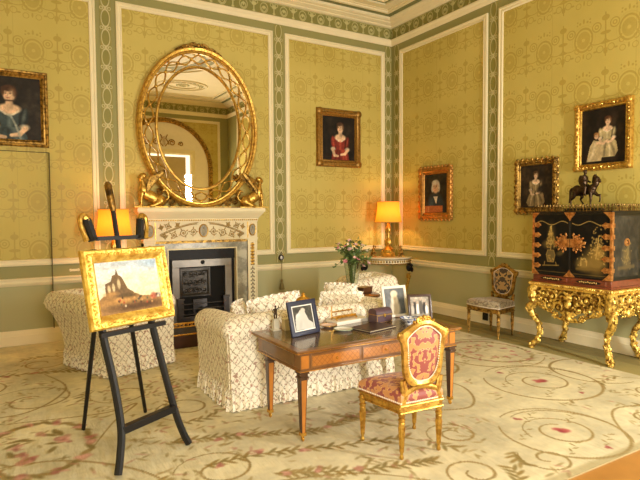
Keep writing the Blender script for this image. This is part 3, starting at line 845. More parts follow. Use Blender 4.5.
# gilt fillet, marble slips, inner white fillet
ix = h-.165
b = MB(); b.box(-ix, ix, -.165, 0, 1.285, 1.325); fb(b, 'gilt_fillet', GOLDD)
b = MB(); b.box(-ix, -ix+.175, -.15, 0, 0, 1.285); b.box(ix-.175, ix, -.15, 0, 0, 1.285); b.box(-ix+.175, ix-.175, -.15, 0, 1.205, 1.285); fb(b, 'marble_slip', MARBLE)
b = MB(); q = ix-.175
b.box(-q, -q+.018, -.16, 0, 0, 1.205); b.box(q-.018, q, -.16, 0, 0, 1.205); b.box(-q+.018, q-.018, -.16, 0, 1.187, 1.205); fb(b, 'white_fillet', CREAM)
# steel register grate
g0 = q-.018
b = MB(); b.box(-g0, g0, -.09, 0, 1.03, 1.187); b.box(-g0, -g0+.06, -.06, 0, 0, 1.03); b.box(g0-.06, g0, -.06, 0, 0, 1.03); fb(b, 'iron_hood', IRON)
b = MB(); b.box(-g0+.06, g0-.06, -.112, -.05, .915, 1.03); b.box(-g0+.06, -g0+.17, -.112, -.05, 0, .915); b.box(g0-.17, g0-.06, -.112, -.05, 0, .915)
reg = fb(b, 'register_plate', STEEL, bevel=.004)
b = MB(); b.ell((0, -.118, .985), (.032, .02, .032)); b.build('boss', IRON, reg)
b = MB(); b.box(-g0+.17, g0-.17, -.058, -.044, 0, .915); fb(b, 'fire_recess', SOOT)
b = MB(); r0 = g0-.17
b.box(-r0, r0*.35, -.085, -.05, .46, .90)
b.frame(-r0+.02, r0*.35-.02, .48, .88, [(0, 0), (0, .012), (.02, .018), (.03, .01), (.03, 0)], -.085)
rr = random.Random(3)
for i in range(5):
    for j in range(3):
        cx, cz = -r0+.10+i*(r0*1.35-.2)/4, .55+j*.13
        b.tube([(p[0], -.089, p[1]) for p in spiral((cx, cz), .008, .05, rr.uniform(0, 6), rr.choice((1.5, -1.5)), 18)], .008, 5)
        b.ell((cx, -.091, cz), (.02, .014, .02), None, 7, 5)
fb(b, 'fireback', BLACKED)
b = MB()
for s in (-1, 1):
    b.box(s*r0-.045, s*r0+.045, -.16, -.075, .0, .42); b.box(s*r0-.055, s*r0+.055, -.17, -.06, .42, .45)
for z in (.20, .28, .36): b.tube([(-r0, -.15, z+.02), (-r0+.06, -.17, z), (r0-.06, -.17, z), (r0, -.15, z+.02)], .010, 6)
b.box(-r0, r0, -.175, -.06, .10, .17); b.box(-r0+.2, r0-.3, -.12, -.05, .2, .42)
fb(b, 'grate_basket', STEELD, bevel=.004)
b = MB()
for k in range(12): b.ell((rr.uniform(-r0+.08, r0-.08), -.13, rr.uniform(.2, .27)), (.05, .02, .035), None, 7, 5)
fb(b, 'coals', SOOT)
b = MB(); b.box(-h-.05, h+.05, -.95, -.19, .0, .018); fb(b, 'hearth_slab', MARBLE)

# ---- fender
fy = 6.72
fd = thing('fender', 'mahogany fender with pierced brass rail in front of the fireplace', 'fender', (FC, fy, CZ))
F0 = .98
b = MB(); b.box(-F0, F0, 0, .07, 0, .165); b.box(-F0, -F0+.07, .07, .36, 0, .165); b.box(F0-.07, F0, .07, .36, 0, .165); b.build('plinth', FENDW, fd, bevel=.006)
b = MB(); b.box(-F0-.01, F0+.01, -.012, .06, .165, .185); b.build('brass_lip', BRASS, fd, bevel=.003)
b = MB(); b.box(-F0+.01, F0-.01, .012, .05, .185, .262); b.build('steel_band', STEELD, fd)
b = MB(); b.tube([(-F0, .03, .315), (F0, .03, .315)], .012, 8); b.tube([(-F0, .03, .268), (F0, .03, .268)], .009, 8)
for k in range(38):
    x = -F0+.03+k*(2*F0-.06)/37; b.tube([(x+.02*math.cos(t*.785), .03, .292+.02*math.sin(t*.785)) for t in range(8)], .005, 5, closed=True)
b.build('pierced_rail', BRASS, fd)

# ================================================================== OVAL MIRROR over the mantel
MX, MZ, MA, MBB = 2.655, 3.045, .895, 1.165
mr = thing('wall_mirror', 'large oval gilt mirror over the mantelpiece with guilloche border', 'mirror', (MX, D, 1.833))
mz = MZ-1.833
b = MB(); b.ring(MA, MBB, [(-.035, 0), (-.035, .075), (-.025, .085), (-.012, .085), (0, .11), (.03, .12), (.045, .105), (.05, .06), (.05, 0)], (0, 0, mz), 96)
for k in range(110):
    t = 2*math.pi*k/110; b.ell((MA*1.012*math.cos(t), -.113, mz+MBB*1.012*math.sin(t)), .012, None, 6, 4)
b.build('outer_frame', GOLD, mr)
IA, IB = .655, .925
b = MB(); b.ring(IA, IB, [(-.02, 0), (-.02, .06), (-.006, .078), (.012, .075), (.022, .06), (.022, 0)], (0, 0, mz), 96)
for k in range(120):
    t = 2*math.pi*k/120; b.ell((IA*math.cos(t), -.077, mz+IB*math.sin(t)), .008, None, 5, 4)
b.build('inner_frame', GOLD, mr)
b = MB(); b.disc(IA, IB, (0, mz), -.045, -.03, 96); b.build('mirror_glass', MIRROR, mr)
b = MB(); b.ring(IA, IB, [(.01, 0), (.01, .05), (.22, .05), (.22, 0)], (0, 0, mz), 96); b.build('border_glass', MIRROR, mr)
b = MB(); NG = 22
for ph in (0, math.pi):
    P = []
    for k in range(NG*10):
        t = 2*math.pi*k/(NG*10); q = .5+.33*math.sin(NG/2*t*1.0+ph)
        a, c = IA+.022+(MA-.03-IA-.022)*q, IB+.022+(MBB-.03-IB-.022)*q
        P.append((a*math.cos(t), -.062, mz+c*math.sin(t)))
    b.tube(P, .0105, 6, closed=True)
for k in range(NG):
    t = 2*math.pi*(k)/NG; a, c = (IA+MA)/2, (IB+MBB)/2
    b.ell((a*math.cos(t), -.068, mz+c*math.sin(t)), (.024, .014, .024), None, 8, 5)
    for q in (.2, .8):
        a, c = IA+(MA-IA)*q, IB+(MBB-IB)*q; t2 = t+math.pi/NG
        b.ell((a*math.cos(t2), -.062, mz+c*math.sin(t2)), (.018, .01, .014), None, 6, 4)
b.build('guilloche', GOLD, mr)
b = MB()
for s in (-1, 1):
    b.tube([(s*p[0], -.07, p[1]) for p in smoothpath([(0, mz+MBB+.05, 0), (.07, mz+MBB+.11, 0), (.15, mz+MBB+.07, 0), (.10, mz+MBB+.04, 0), (.2, mz+MBB+.06, 0), (.28, mz+MBB+.02, 0), (.36, mz+MBB-.03, 0)])], .016, 6)
    for k in range(6): b.ell((s*(.05+.05*k), -.075, mz+MBB+.075-.015*k), (.03, .02, .018), Matrix.Rotation(s*(.5+k), 3, 'Y'), 7, 5)
b.ell((0, -.08, mz+MBB+.08), (.03, .025, .035)); b.build('ribbon_crest', GOLDD, mr)
b = MB()
for s in (-1, 1):
    for (cx, cz, r, sg) in ((.30, .10, .07, 1), (.44, .09, .055, -1), (.55, .12, .06, 1), (.40, .17, .04, 1), (.62, .24, .045, -1), (.18, .045, .03, 1)):
        b.tube([(s*p[0], -.05, p[1]) for p in spiral((cx, cz), .01, r, 2, 1.8*sg, 26)], .011, 6)
        for q in range(3): b.ell((s*(cx+r*math.cos(q*2+1)), -.05, cz+r*math.sin(q*2+1)), (.03, .014, .013), Matrix.Rotation(q*1.3*s, 3, 'Y'), 6, 4)
b.box(-.80, .80, -.07, -.0, 0, .022); b.build('base_scrolls', GOLDD, mr)

# ---- two gilt sphinxes sitting on the shelf either side
def sphinx(side, label):
    s = -side       # faces the outer end of the shelf
    o = thing('sphinx_figure', label, 'figure', (MX+side*.80, D-.215, 1.832), 0, 'gilt sphinxes beside the mirror')
    b = MB(); X_ = lambda x: side*x
    b.ell((X_(.0), 0, .16), (.17, .06, .085), Matrix.Rotation(-side*.55, 3, 'Y'), 12, 8)      # trunk rising to the chest
    b.ell((X_(.10), 0, .25), (.065, .055, .10), None, 10, 8)
    b.ell((X_(-.13), 0, .10), (.09, .075, .09), None, 10, 8)                                   # haunch
    b.tube([(X_(-.12), .04, .08), (X_(-.03), .05, .03), (X_(.03), .05, .02)], [.04, .03, .022], 8); b.tube([(X_(-.12), -.04, .08), (X_(-.03), -.05, .03), (X_(.03), -.05, .02)], [.04, .03, .022], 8)
    for d in (-.035, .035): b.tube([(X_(.12), d, .22), (X_(.14), d, .11), (X_(.135), d, .03), (X_(.18), d, .018)], [.036, .024, .02, .022], 8)
    b.tube([(X_(.10), 0, .3), (X_(.115), 0, .38)], [.045, .034], 8)
    b.ell((X_(.125), 0, .43), (.048, .042, .056), None, 10, 8); b.ell((X_(.10), 0, .45), (.055, .05, .05)); b.ell((X_(.17), 0, .425), (.014, .012, .014), None, 6, 5)
    b.tube(smoothpath([(X_(-.2), 0, .09), (X_(-.26), 0, .16), (X_(-.22), 0, .26), (X_(-.17), 0, .24)]), .016, 7)
    b.build('body', GOLD, o, remesh=.009)
    b = MB()
    for d in (-1, 1):
        for k in range(6):
            a = 1.2+k*.16
            b.ell((X_(.02-.055*k*.55+.0), d*(.055+.004*k), .34+.028*k), (.035, .012, .13-.008*k), Matrix.Rotation(-side*(-.25-.10*k)*-1, 3, 'Y'), 7, 6)
    b.build('wing', GOLDD, o)
    b = MB(); b.box(-.24, .24, -.06, .06, 0, .018); b.build('plinth', GOLD, o, bevel=.004)
    return o
sphinx(-1, 'gilt winged sphinx at the left end of the mantel shelf')
sphinx(1, 'gilt winged sphinx at the right end of the mantel shelf')

# ================================================================== PICTURES
def skin(c, x, y, r, tone=(214, 178, 140)): c.ell(x, y, r*.76, r, tone, 0, .18); c.ell(x-r*.3, y-r*.05, r*.45, r*.8, tuple(v*.86 for v in tone), 0, .6, .6)
def face(c, x, y, r, tone=(216, 180, 142), hair=(58, 40, 28), wig=None, turn=.12):
    hc = wig or hair
    c.ell(x+r*.05, y+r*.28, r*.95, r*1.02, hc, 0, .2)
    if wig: c.ell(x-r*.75, y-r*.2, r*.35, r*.6, wig, 0, .3); c.ell(x+r*.75, y-r*.2, r*.35, r*.6, wig, 0, .3)
    c.ell(x, y-r*.05, r*.72, r*.98, tone, 0, .14)
    c.ell(x-r*.1, y+r*.82, r*.82, r*.42, hc, 0, .25); c.ell(x+r*.66, y+r*.3, r*.22, r*.6, hc, 0, .3, .9); c.ell(x-r*.7, y+r*.35, r*.16, r*.5, hc, 0, .3, .9)
    c.ell(x+r*turn*3, y-r*.1, r*.4, r*.8, tuple(v*.88 for v in tone), 0, .6, .5)
    for s in (-1, 1):
        c.ell(x+s*r*.28-r*turn, y+r*.12, r*.14, r*.07, (70, 48, 36), 0, .4, .9); c.ell(x+s*r*.29-r*turn, y+r*.3, r*.2, r*.05, (110, 80, 56), 0, .4, .7)
    c.line([(x-r*turn, y+r*.1), (x-r*turn*1.6, y-r*.22)], r*.06, tuple(v*.8 for v in tone), .8); c.ell(x-r*turn, y-r*.48, r*.2, r*.07, (170, 88, 74), 0, .4, .9)
    c.ell(x-r*.4, y-r*.2, r*.16, r*.14, (206, 136, 108), 0, .8, .4)
def lady(c, cx, top, r, dress, dress2, tone=(222, 186, 148), lap=False, hair=(78, 52, 34), lean=0.0):
    y = top; dk = tuple(v*.6 for v in dress); P = lambda u, v: (cx+(u+lean*v)*r, y+v*r)
    if lap:
        c.poly([P(-1.0, -4.4), P(1.0, -4.4), P(2.6, -5.6), P(3.2, -8.2), P(2.4, -9.6), P(-2.6, -9.6), P(-3.4, -8.4), P(-2.4, -6.0)], dress)
        for k, (u, v) in enumerate(((-1.6, -7.4), (-.4, -7.0), (.9, -7.4), (2.0, -7.8))): c.line([P(u*.4, -5.2), P(u, v), P(u*1.2, -9.3)], r*(.28 if k % 2 else .2), dress2 if k % 2 == 0 else dk, .7, .8)
    else:
        c.poly([P(-1.0, -4.3), P(1.0, -4.3), P(2.1, -5.6), P(2.6, -9), P(-2.6, -9), P(-2.1, -5.6)], dress)
        for u in (-1.2, -.3, .8, 1.5): c.line([P(u*.6, -4.6), P(u, -6.2), P(u*1.3, -9)], r*.22, dk if u < 0 else dress2, .6, .8)
    c.poly([P(-1.55, -2.0), P(1.55, -2.0), P(1.3, -3.2), P(.95, -4.6), P(-.95, -4.6), P(-1.3, -3.2)], dress)
    for s_ in (-1, 1):
        p = P(s_*1.75, -3.1); c.ell(p[0], p[1], r*.62, r*1.35, dress if s_ < 0 else dk, -s_*.15, .2); p = P(s_*1.8, -3.0); c.ell(p[0], p[1], r*.22, r*.9, dress2, -s_*.2, .6, .7)
        p = P(s_*1.85, -4.5); c.ell(p[0], p[1], r*.6, r*.4, (226, 212, 184), 0, .4, .8)
    c.line([P(1.9, -4.7), P(1.2, -5.5), P(.2, -5.7)], [r*.36, r*.3, r*.24], tone, 1, .3); c.line([P(-1.9, -4.7), P(-1.5, -5.9), P(-.6, -6.0)], [r*.36, r*.3, r*.22], tuple(v*.9 for v in tone), 1, .3)
    p = P(0, -2.0); c.ell(p[0], p[1], r*1.4, r*.72, tone, 0, .2); c.poly([P(-1.0, -2.3), P(1.0, -2.3), P(0, -3.1)], tone); c.line([P(-1.15, -2.25), P(-.5, -2.75), P(0, -2.95), P(.5, -2.75), P(1.15, -2.25)], r*.12, (228, 214, 186), .8)
    c.line([P(0, -3.0), P(0, -4.5)], r*.25, dress2, .7, .7)
    c.line([P(0, -.8), P(0, -1.8)], [r*.42, r*.5], tuple(v*.92 for v in tone), 1, .25); c.ell(cx+r*.3, y-r*1.45, r*.2, r*.5, tuple(v*.72 for v in tone), 0, .6, .6)
    face(c, cx, y, r, tone, hair)
PROF_PLAIN = [(0, 0), (0, .045), (.012, .06), (.03, .055), (.04, .035), (.06, .045), (.075, .03), (.09, .022), (.095, .0)]
PROF_CARVE = [(0, 0), (0, .03), (.015, .055), (.04, .062), (.065, .05), (.075, .03), (.095, .035), (.105, .02), (.11, 0)]
def picture(name, label, cat, cx, cy, cz, rotz, w, h, prof, canvas, inset, mat=GOLD, carve=0, group=None, seed=1, scal=1.0, lobed=False):
    o = thing(name, label, cat, (cx, cy, cz-h/2), rotz, group)
    pr = [(a*scal, d) for a, d in prof]
    b = MB(); b.frame(-w/2, w/2, 0, h, pr, 0)
    r = random.Random(seed)
    if carve:
        t = pr[-1][0]*.42
        for side in range(4):
            L = (w if side % 2 == 0 else h); n = int(L/carve)
            for k in range(n+1):
                u = k/n; q = {0: (-w/2+t+(w-2*t)*u, t), 1: (w/2-t, t+(h-2*t)*u), 2: (-w/2+t+(w-2*t)*u, h-t), 3: (-w/2+t, t+(h-2*t)*u)}[side]
                b.ell((q[0]+r.uniform(-.004, .004), -.055, q[1]+r.uniform(-.004, .004)), (carve*.42, .014, carve*.36), Matrix.Rotation(r.uniform(0, 3), 3, 'Y'), 6, 4)
                if lobed and k % 2 == 0:
                    nx, nz = {0: (0, -1), 1: (1, 0), 2: (0, 1), 3: (-1, 0)}[side]
                    b.ell((q[0]+nx*t*.95, -.035, q[1]+nz*t*.95), (carve*.6, .02, carve*.6), None, 6, 4)
        for (sx, sz) in ((-1, 0), (1, 0), (-1, 1), (1, 1)):
            b.ell((sx*(w/2-t), -.06, t if sz == 0 else h-t), (t*1.1, .02, t*1.1), None, 8, 5)
    b.build('frame', mat, o)
    bk = MB(); bk.box(-w/2+inset*.6, w/2-inset*.6, -.012, -.002, inset*.6, h-inset*.6); bk.build('backing', DARKW, o)
    canvas.mesh('painted_canvas', OILS, o, 'xz', (0, 0, 0), -.016)
    return o
def cv(w, h, inset, res, bg): return Canvas(w-2*inset+.01, h-2*inset+.01, int((w-2*inset)*res), int((h-2*inset)*res), bg, -(w-2*inset)/2-.005, inset-.005)
# half-length lady in slate blue, left of the fireplace
w_, h_, i_ = .86, .985, .095
c = cv(w_, h_, i_, 150, (46, 40, 32)); c.mottle(.4, 4, 2)
lady(c, -.02, .665, .092, (62, 74, 74), (110, 122, 116)); c.line([(-.06, .585), (.03, .585)], .010, (60, 40, 34), .8); c.line([(.0, .38), (.05, .27), (.1, .1)], .012, (170, 172, 156), .7)
c.mottle(.15, 14, 4)
picture('portrait_painting', 'dark portrait of a bare-shouldered lady in a plain gilt frame above the wall door', 'painting', .15, D, 3.125, 0, w_, h_, PROF_PLAIN, c, i_, GOLDD)
# lady in red between fireplace and corner
w_, h_, i_ = .93, 1.02, .13
c = cv(w_, h_, i_, 140, (32, 26, 19)); c.mottle(.5, 4, 3)
lady(c, .03, .69, .082, (124, 44, 34), (176, 78, 56))
c.mottle(.15, 14, 4)
picture('portrait_painting', 'portrait of a lady in a red dress hung between fireplace and corner', 'painting', 5.215, D, 3.075, 0, w_, h_, PROF_CARVE, c, i_, M('dark_gilt', (150, 112, 50), .4, .7, .5, 30), .035, seed=2, scal=1.22)
# gentleman in a wig, side wall near the corner lamp
w_, h_, i_ = .80, .91, .135
c = cv(w_, h_, i_, 150, (44, 40, 30)); c.mottle(.4, 4, 5)
c.ell(0, .2, .21, .26, (38, 54, 64), 0, .2); c.poly([(-.05, .4), (.05, .4), (.012, .27)], (220, 214, 196)); c.ell(-.1, .25, .06, .15, (70, 90, 96), .1, .5, .7); face(c, 0, .555, .098, (206, 166, 130), wig=(196, 190, 172))
c.poly([(-.3, .12), (.17, .12), (.17, .24), (-.3, .24)], (176, 104, 60)); c.poly([(-.2, .12), (-.16, .12), (-.16, .23), (-.2, .23)], (206, 150, 96), .7)
c.mottle(.15, 12, 4)
picture('portrait_painting', 'portrait of a white-wigged gentleman in a scrolled gilt frame near the corner lamp', 'painting', W, 6.86, 2.07, R_(-90), w_, h_, PROF_CARVE, c, i_, M('dark_carved_gilt', (176, 124, 54), .4, .65, .5, 24), .05, seed=3, scal=1.2, lobed=True)
# seated lady with a dark dog, left of the cabinet top
w_, h_, i_ = .68, .75, .085
c = cv(w_, h_, i_, 170, (44, 34, 24)); c.mottle(.5, 4, 6)
lady(c, -.01, .53, .045, (130, 110, 76), (190, 168, 124), lap=True); c.ell(.09, .33, .07, .05, (34, 26, 20), .3, .4, .9); c.ell(.14, .38, .03, .026, (34, 26, 20), 0, .3)
c.mottle(.15, 12, 4)
picture('portrait_painting', 'small portrait of a seated lady in pale satin left of the bronze horse', 'painting', W, 4.853, 2.09, R_(-90), w_, h_, PROF_CARVE, c, i_, GOLDD, .045, seed=4, scal=.78, lobed=True)
# lady and child above the cabinet
w_, h_, i_ = .735, .85, .095
c = cv(w_, h_, i_, 170, (32, 24, 17)); c.mottle(.5, 4, 7)
lady(c, .06, .60, .046, (176, 158, 112), (216, 200, 156), lap=True, hair=(86, 52, 30), lean=.05)
c.poly([(-.21, .12), (-.02, .12), (.0, .24), (-.04, .36), (-.12, .38), (-.17, .3)], (190, 168, 122)); c.line([(-.1, .34), (-.13, .2), (-.18, .13)], .014, (218, 200, 158), .7, .7); face(c, -.085, .425, .036, (222, 184, 144), (140, 96, 54)); c.line([(-.08, .34), (0, .33), (.05, .36)], .014, (222, 186, 146), 1, .3)
c.mottle(.15, 12, 4)
picture('portrait_painting', 'portrait of a lady with a child in a bright gilt frame above the cabinet', 'painting', W, 3.905, 2.665, R_(-90), w_, h_, PROF_CARVE, c, i_, GOLD, .05, seed=5, scal=.85)

# ---- bell pull hanging on the strip right of the fireplace
o = thing('bell_pull', 'thin cord bell pull with a tassel right of the fireplace', 'bell pull', (4.037, D-.02, .0))
b = MB(); b.ring(.035, .04, [(-.012, .0), (-.012, .02), (.006, .03), (.012, .02), (.012, 0)], (0, 0, 1.0), 24); b.tube([(-.02, -.01, 1.06), (0, -.015, 1.09), (.02, -.01, 1.06), (.01, -.01, 1.03)], .006, 6); b.build('ring_handle', STEELD, o)
b = MB(); b.ell((0, -.012, 1.0), (.026, .006, .03)); b.build('porcelain_boss', PORC, o)
b = MB(); b.tube([(0, -.025, .97), (0, -.03, .63)], .005, 6); b.build('cord', TASSEL, o)
b = MB(); b.lathe([(.0, .64), (.018, .63), (.022, .60), (.014, .585), (.03, .55), (.045, .47), (.04, .46), (0, .46)], (0, -.03, 0), 14); b.build('tassel', TASSEL, o)

# ================================================================== EASEL with a landscape
EA = math.atan2(.40582, .91395)     # its front faces right of the camera
ex, ey = .873, 3.70
es = thing('easel', 'tall black easel with swan-neck brackets holding the landscape picture', 'easel', (ex, ey, CZ), EA)
LEAN = math.tan(R_(12))
def ep(u, v, d=0.0):     # point on the leaning plane: u sideways, v up the slope, d in front
    c, s = math.cos(R_(12)), math.sin(R_(12)); return (u, v*s-d*c, v*c+d*s)
b = MB(); P = smoothpath([ep(-.295, .016), ep(-.262, .12), ep(-.225, .30), ep(-.23, .6), ep(-.26, 1.0), ep(-.24, 1.5)])
b.tube(P, [.026]*len(P), 8); b.build('front_leg', EBON, es)
b = MB(); P = smoothpath([ep(.295, .016), ep(.255, .12), ep(.215, .30), ep(.175, .6), ep(.13, 1.0), ep(.11, 1.5)])
b.tube(P, [.026]*len(P), 8); b.build('front_leg', EBON, es)
inv = Matrix.Translation((ex, ey, CZ)) @ Matrix.Rotation(EA, 4, 'Z'); inv.invert()
for foot, topu in (((.512, 4.54), -.16), ((1.02, 4.67), -.02)):
    f = inv @ Vector((foot[0], foot[1], CZ+.008)); t = Vector(ep(topu, 1.45, -.03))
    b = MB(); b.tube([f, t], [.015, .019], 8); b.build('rear_leg', EBON, es)
b = MB(); b.tube([ep(-.225, .28, .0), ep(.215, .30, .0)], .036, 4, flat=1.0); b.build('cross_rail', EBON, es, bevel=.004)
b = MB(); b.tube([ep(-.30, .922, .035), ep(.22, .922, .035)], .022, 4); b.build('picture_ledge', EBON, es)
b = MB(); b.tube([ep(-.21, 1.575), ep(.14, 1.575)], .020, 4); b.build('top_rail', EBON, es)
mast = MB(); mast.tube([ep(-.02, .95, -.03), ep(-.035, 1.80, -.01)], [.02, .017], 8); o = mast.build('mast', EBON, es)
b = MB(); b.tube([ep(-.034, 1.77, -.01), ep(-.038, 1.82, -.01), ep(-.046, 1.96, -.01), ep(-.048, 1.985, -.01)], [.02, .026, .027, .012], 10); b.build('leather_grip', goldmat('worn_gilt_grip', (150, 112, 50), (60, 44, 24), .4), o)
for s, u0 in ((-1, -.225), (1, .145)):
    b = MB(); P = smoothpath([ep(u0, 1.56), ep(u0+s*.012, 1.63), ep(u0+s*.03, 1.71), ep(u0+s*.0, 1.745), ep(u0-s*.0+s*.04, 1.745), ep(u0+s*.065, 1.72)][:3], 6)
    b.tube(P, [.034, .034]+[.030]*(len(P)-2), 8); o = b.build('swan_neck', EBON, es)
    b = MB(); P = smoothpath([ep(u0+s*.025, 1.70, .0), ep(u0+s*.045, 1.735, .0), ep(u0+s*.075, 1.715, .0), ep(u0+s*.075, 1.65, 0), ep(u0+s*.06, 1.60, .0), ep(u0+s*.05, 1.56, .0)], 6)
    n = len(P); b.tube(P, [.03-.010*math.sin(math.pi*k/n)-.008*k/n for k in range(n)], 8)
    b.build('gilt_swan_head', GOLD, o)
# the picture rests on the ledge: it is its own thing
pw, ph, PV = .67, .535, .945
pt = thing('landscape_painting', 'landscape painting of ruins in a broad gilt frame resting on the easel', 'painting', (ex, ey, CZ), EA)
T = Matrix(((1, 0, 0, -.035), (0, math.cos(R_(12)), math.sin(R_(12)), PV*math.sin(R_(12))), (0, -math.sin(R_(12)), math.cos(R_(12)), PV*math.cos(R_(12))), (0, 0, 0, 1)))
b = MB(); b.M = T @ Matrix.Translation((0, -.035, .01))
b.frame(-pw/2, pw/2, 0, ph, [(0, 0), (0, .03), (.012, .045), (.03, .042), (.055, .055), (.07, .045), (.085, .02), (.09, .018), (.09, 0)], 0)
rr = random.Random(9)
for side in range(4):
    L = pw if side % 2 == 0 else ph; n = int(L/.028)
    for k in range(n+1):
        u = k/n; t = .038
        q = {0: (-pw/2+t+(pw-2*t)*u, t), 1: (pw/2-t, t+(ph-2*t)*u), 2: (-pw/2+t+(pw-2*t)*u, ph-t), 3: (-pw/2+t, t+(ph-2*t)*u)}[side]
        b.ell((q[0]+rr.uniform(-.006, .006), -.045, q[1]+rr.uniform(-.006, .006)), (.017, .009, .008), Matrix.Rotation(rr.uniform(0, 3), 3, 'Y'), 6, 4)
b.build('frame', GOLDB, pt)
b = MB(); b.M = T @ Matrix.Translation((0, -.035, .01)); b.box(-pw/2+.05, pw/2-.05, -.014, 0, .05, ph-.05); b.build('backing', DARKW, pt)
c = Canvas(pw-.16, ph-.16, 150, 112, (190, 200, 205), -(pw-.16)/2, .08)
H0 = ph-.16; W0 = pw-.16; cx0 = -W0/2; fx = lambda u: cx0+W0*u; fz = lambda v: .08+H0*v
c.vgrad([(0, (120, 84, 48)), (.22, (160, 120, 70)), (.30, (226, 212, 170)), (.5, (246, 234, 200)), (.75, (216, 222, 220)), (1, (176, 196, 212))])
for (u, v, rx, ry, col, a) in ((.6, .5, .3, .2, (246, 230, 184), .7), (.2, .8, .25, .1, (214, 208, 196), .7), (.4, .93, .3, .06, (170, 176, 180), .6), (.75, .72, .2, .08, (236, 226, 200), .6), (.9, .9, .15, .1, (140, 168, 196), .6), (.15, .55, .2, .12, (206, 196, 176), .6)):
    c.ell(fx(u), fz(v), rx*W0, ry*H0, col, 0, .8, a)
c.poly([(fx(0), fz(.28)), (fx(.08), fz(.36)), (fx(.3), fz(.4)), (fx(.5), fz(.40)), (fx(.66), fz(.30)), (fx(.9), fz(.26)), (fx(1), fz(.27)), (fx(1), fz(0)), (fx(0), fz(0))], (146, 112, 68))
c.poly([(fx(.85), fz(.27)), (fx(.93), fz(.31)), (fx(1), fz(.29)), (fx(1), fz(.22)), (fx(.8), fz(.22))], (150, 150, 150), .7)
RU = (112, 88, 60)
c.poly([(fx(.12), fz(.34)), (fx(.13), fz(.58)), (fx(.22), fz(.62)), (fx(.25), fz(.72)), (fx(.30), fz(.74)), (fx(.32), fz(.84)), (fx(.345), fz(.72)), (fx(.38), fz(.70)), (fx(.42), fz(.60)), (fx(.46), fz(.46)), (fx(.55), fz(.38)), (fx(.5), fz(.3))], RU)
for (u, v, a, b_) in ((.18, .48, .022, .07), (.25, .50, .02, .08), (.335, .56, .025, .09)): c.ell(fx(u), fz(v), a*W0, b_*H0, (206, 184, 140), 0, .25, .9)
c.ell(fx(.2), fz(.38), .1*W0, .05*H0, (176, 132, 76), 0, .5, .8); c.ell(fx(.45), fz(.33), .12*W0, .04*H0, (90, 72, 44), 0, .5, .8); c.ell(fx(.35), fz(.24), .3*W0, .05*H0, (186, 138, 76), 0, .6, .8); c.ell(fx(.6), fz(.12), .4*W0, .06*H0, (76, 52, 34), 0, .6, .8)
rr = random.Random(12)
for k in range(26): c.ell(fx(rr.uniform(.3, .95)), fz(rr.uniform(.14, .3)), .014*W0, .022*H0, rr.choice([(200, 150, 96), (150, 70, 46), (226, 206, 170), (70, 50, 36), (90, 80, 60)]), 0, .4, .9)
c.ell(fx(.86), fz(.26), .05*W0, .06*H0, (170, 84, 60), 0, .4, .8); c.mottle(.14, 14, 2)
o = c.mesh('painted_canvas', OILS, pt, 'xz', (0, 0, 0), 0); o.matrix_local = T @ Matrix.Translation((0, -.053, .01))

# ================================================================== UPHOLSTERY
def skirt(mb, x0, x1, y0, y1, z0, z1, amp=.014, wl=.055, n_out=.012, seed=1):
    r = random.Random(seed); P = []; step = .012
    def side(ax, ay, bx, by):
        L = math.hypot(bx-ax, by-ay); n = max(4, int(L/step)); nx, ny = (by-ay)/L, -(bx-ax)/L
        for i in range(n): P.append((ax+(bx-ax)*i/n, ay+(by-ay)*i/n, nx, ny))
    side(x0, y0, x1, y0); side(x1, y0, x1, y1); side(x1, y1, x0, y1); side(x0, y1, x0, y0)
    N = len(P); ph = [0.0]
    for i in range(N): ph.append(ph[-1]+2*math.pi*step/wl*r.uniform(.6, 1.4))
    k = round(ph[-1]/(2*math.pi))*2*math.pi/ph[-1]; ph = [q*k for q in ph]
    vs = []; fs = []; lv = 5
    for j in range(lv+1):
        t = j/lv; z = z0+(z1-z0)*t
        for i in range(N):
            x, y, nx, ny = P[i]; a = n_out+.012*(1-t)+amp*(1.1-t)*math.sin(ph[i])+amp*.35*math.sin(ph[i]*2.3+1)
            if j == lv: a = .004
            vs.append((x+nx*a, y+ny*a, z+(0.006*math.sin(ph[i]*.5) if j == 0 else 0)))
    for j in range(lv):
        for i in range(N): i2 = (i+1) % N; fs.append((j*N+i, j*N+i2, (j+1)*N+i2, (j+1)*N+i))
    mb.add(vs, fs)
def rbox(mb, x0, x1, y0, y1, z0, z1, r=.05, n=5, bulge=0.0):     # soft box: superellipsoid-like rounded block
    cx, cy, cz = (x0+x1)/2, (y0+y1)/2, (z0+z1)/2; hx, hy, hz = (x1-x0)/2, (y1-y0)/2, (z1-z0)/2
    N = 12
    def face(fn):
        def g(u, v):
            p = Vector(fn(u*2-1, v*2-1)); q = Vector((p.x*hx, p.y*hy, p.z*hz))
            c = Vector((max(-hx+r, min(hx-r, q.x)), max(-hy+r, min(hy-r, q.y)), max(-hz+r, min(hz-r, q.z)))); d = q-c
            if d.length > r: q = c+d*(r/d.length)
            if bulge: q.z += bulge*(1-p.x*p.x)*(1-p.y*p.y)*(1 if p.z > 0 else -.3)
            return (cx+q.x, cy+q.y, cz+q.z)
        mb.grid(g, N, N)
    face(lambda u, v: (u, v, 1)); face(lambda u, v: (u, -v, -1)); face(lambda u, v: (1, u, v)); face(lambda u, v: (-1, -u, v)); face(lambda u, v: (-u, 1, v)); face(lambda u, v: (u, -1, v))
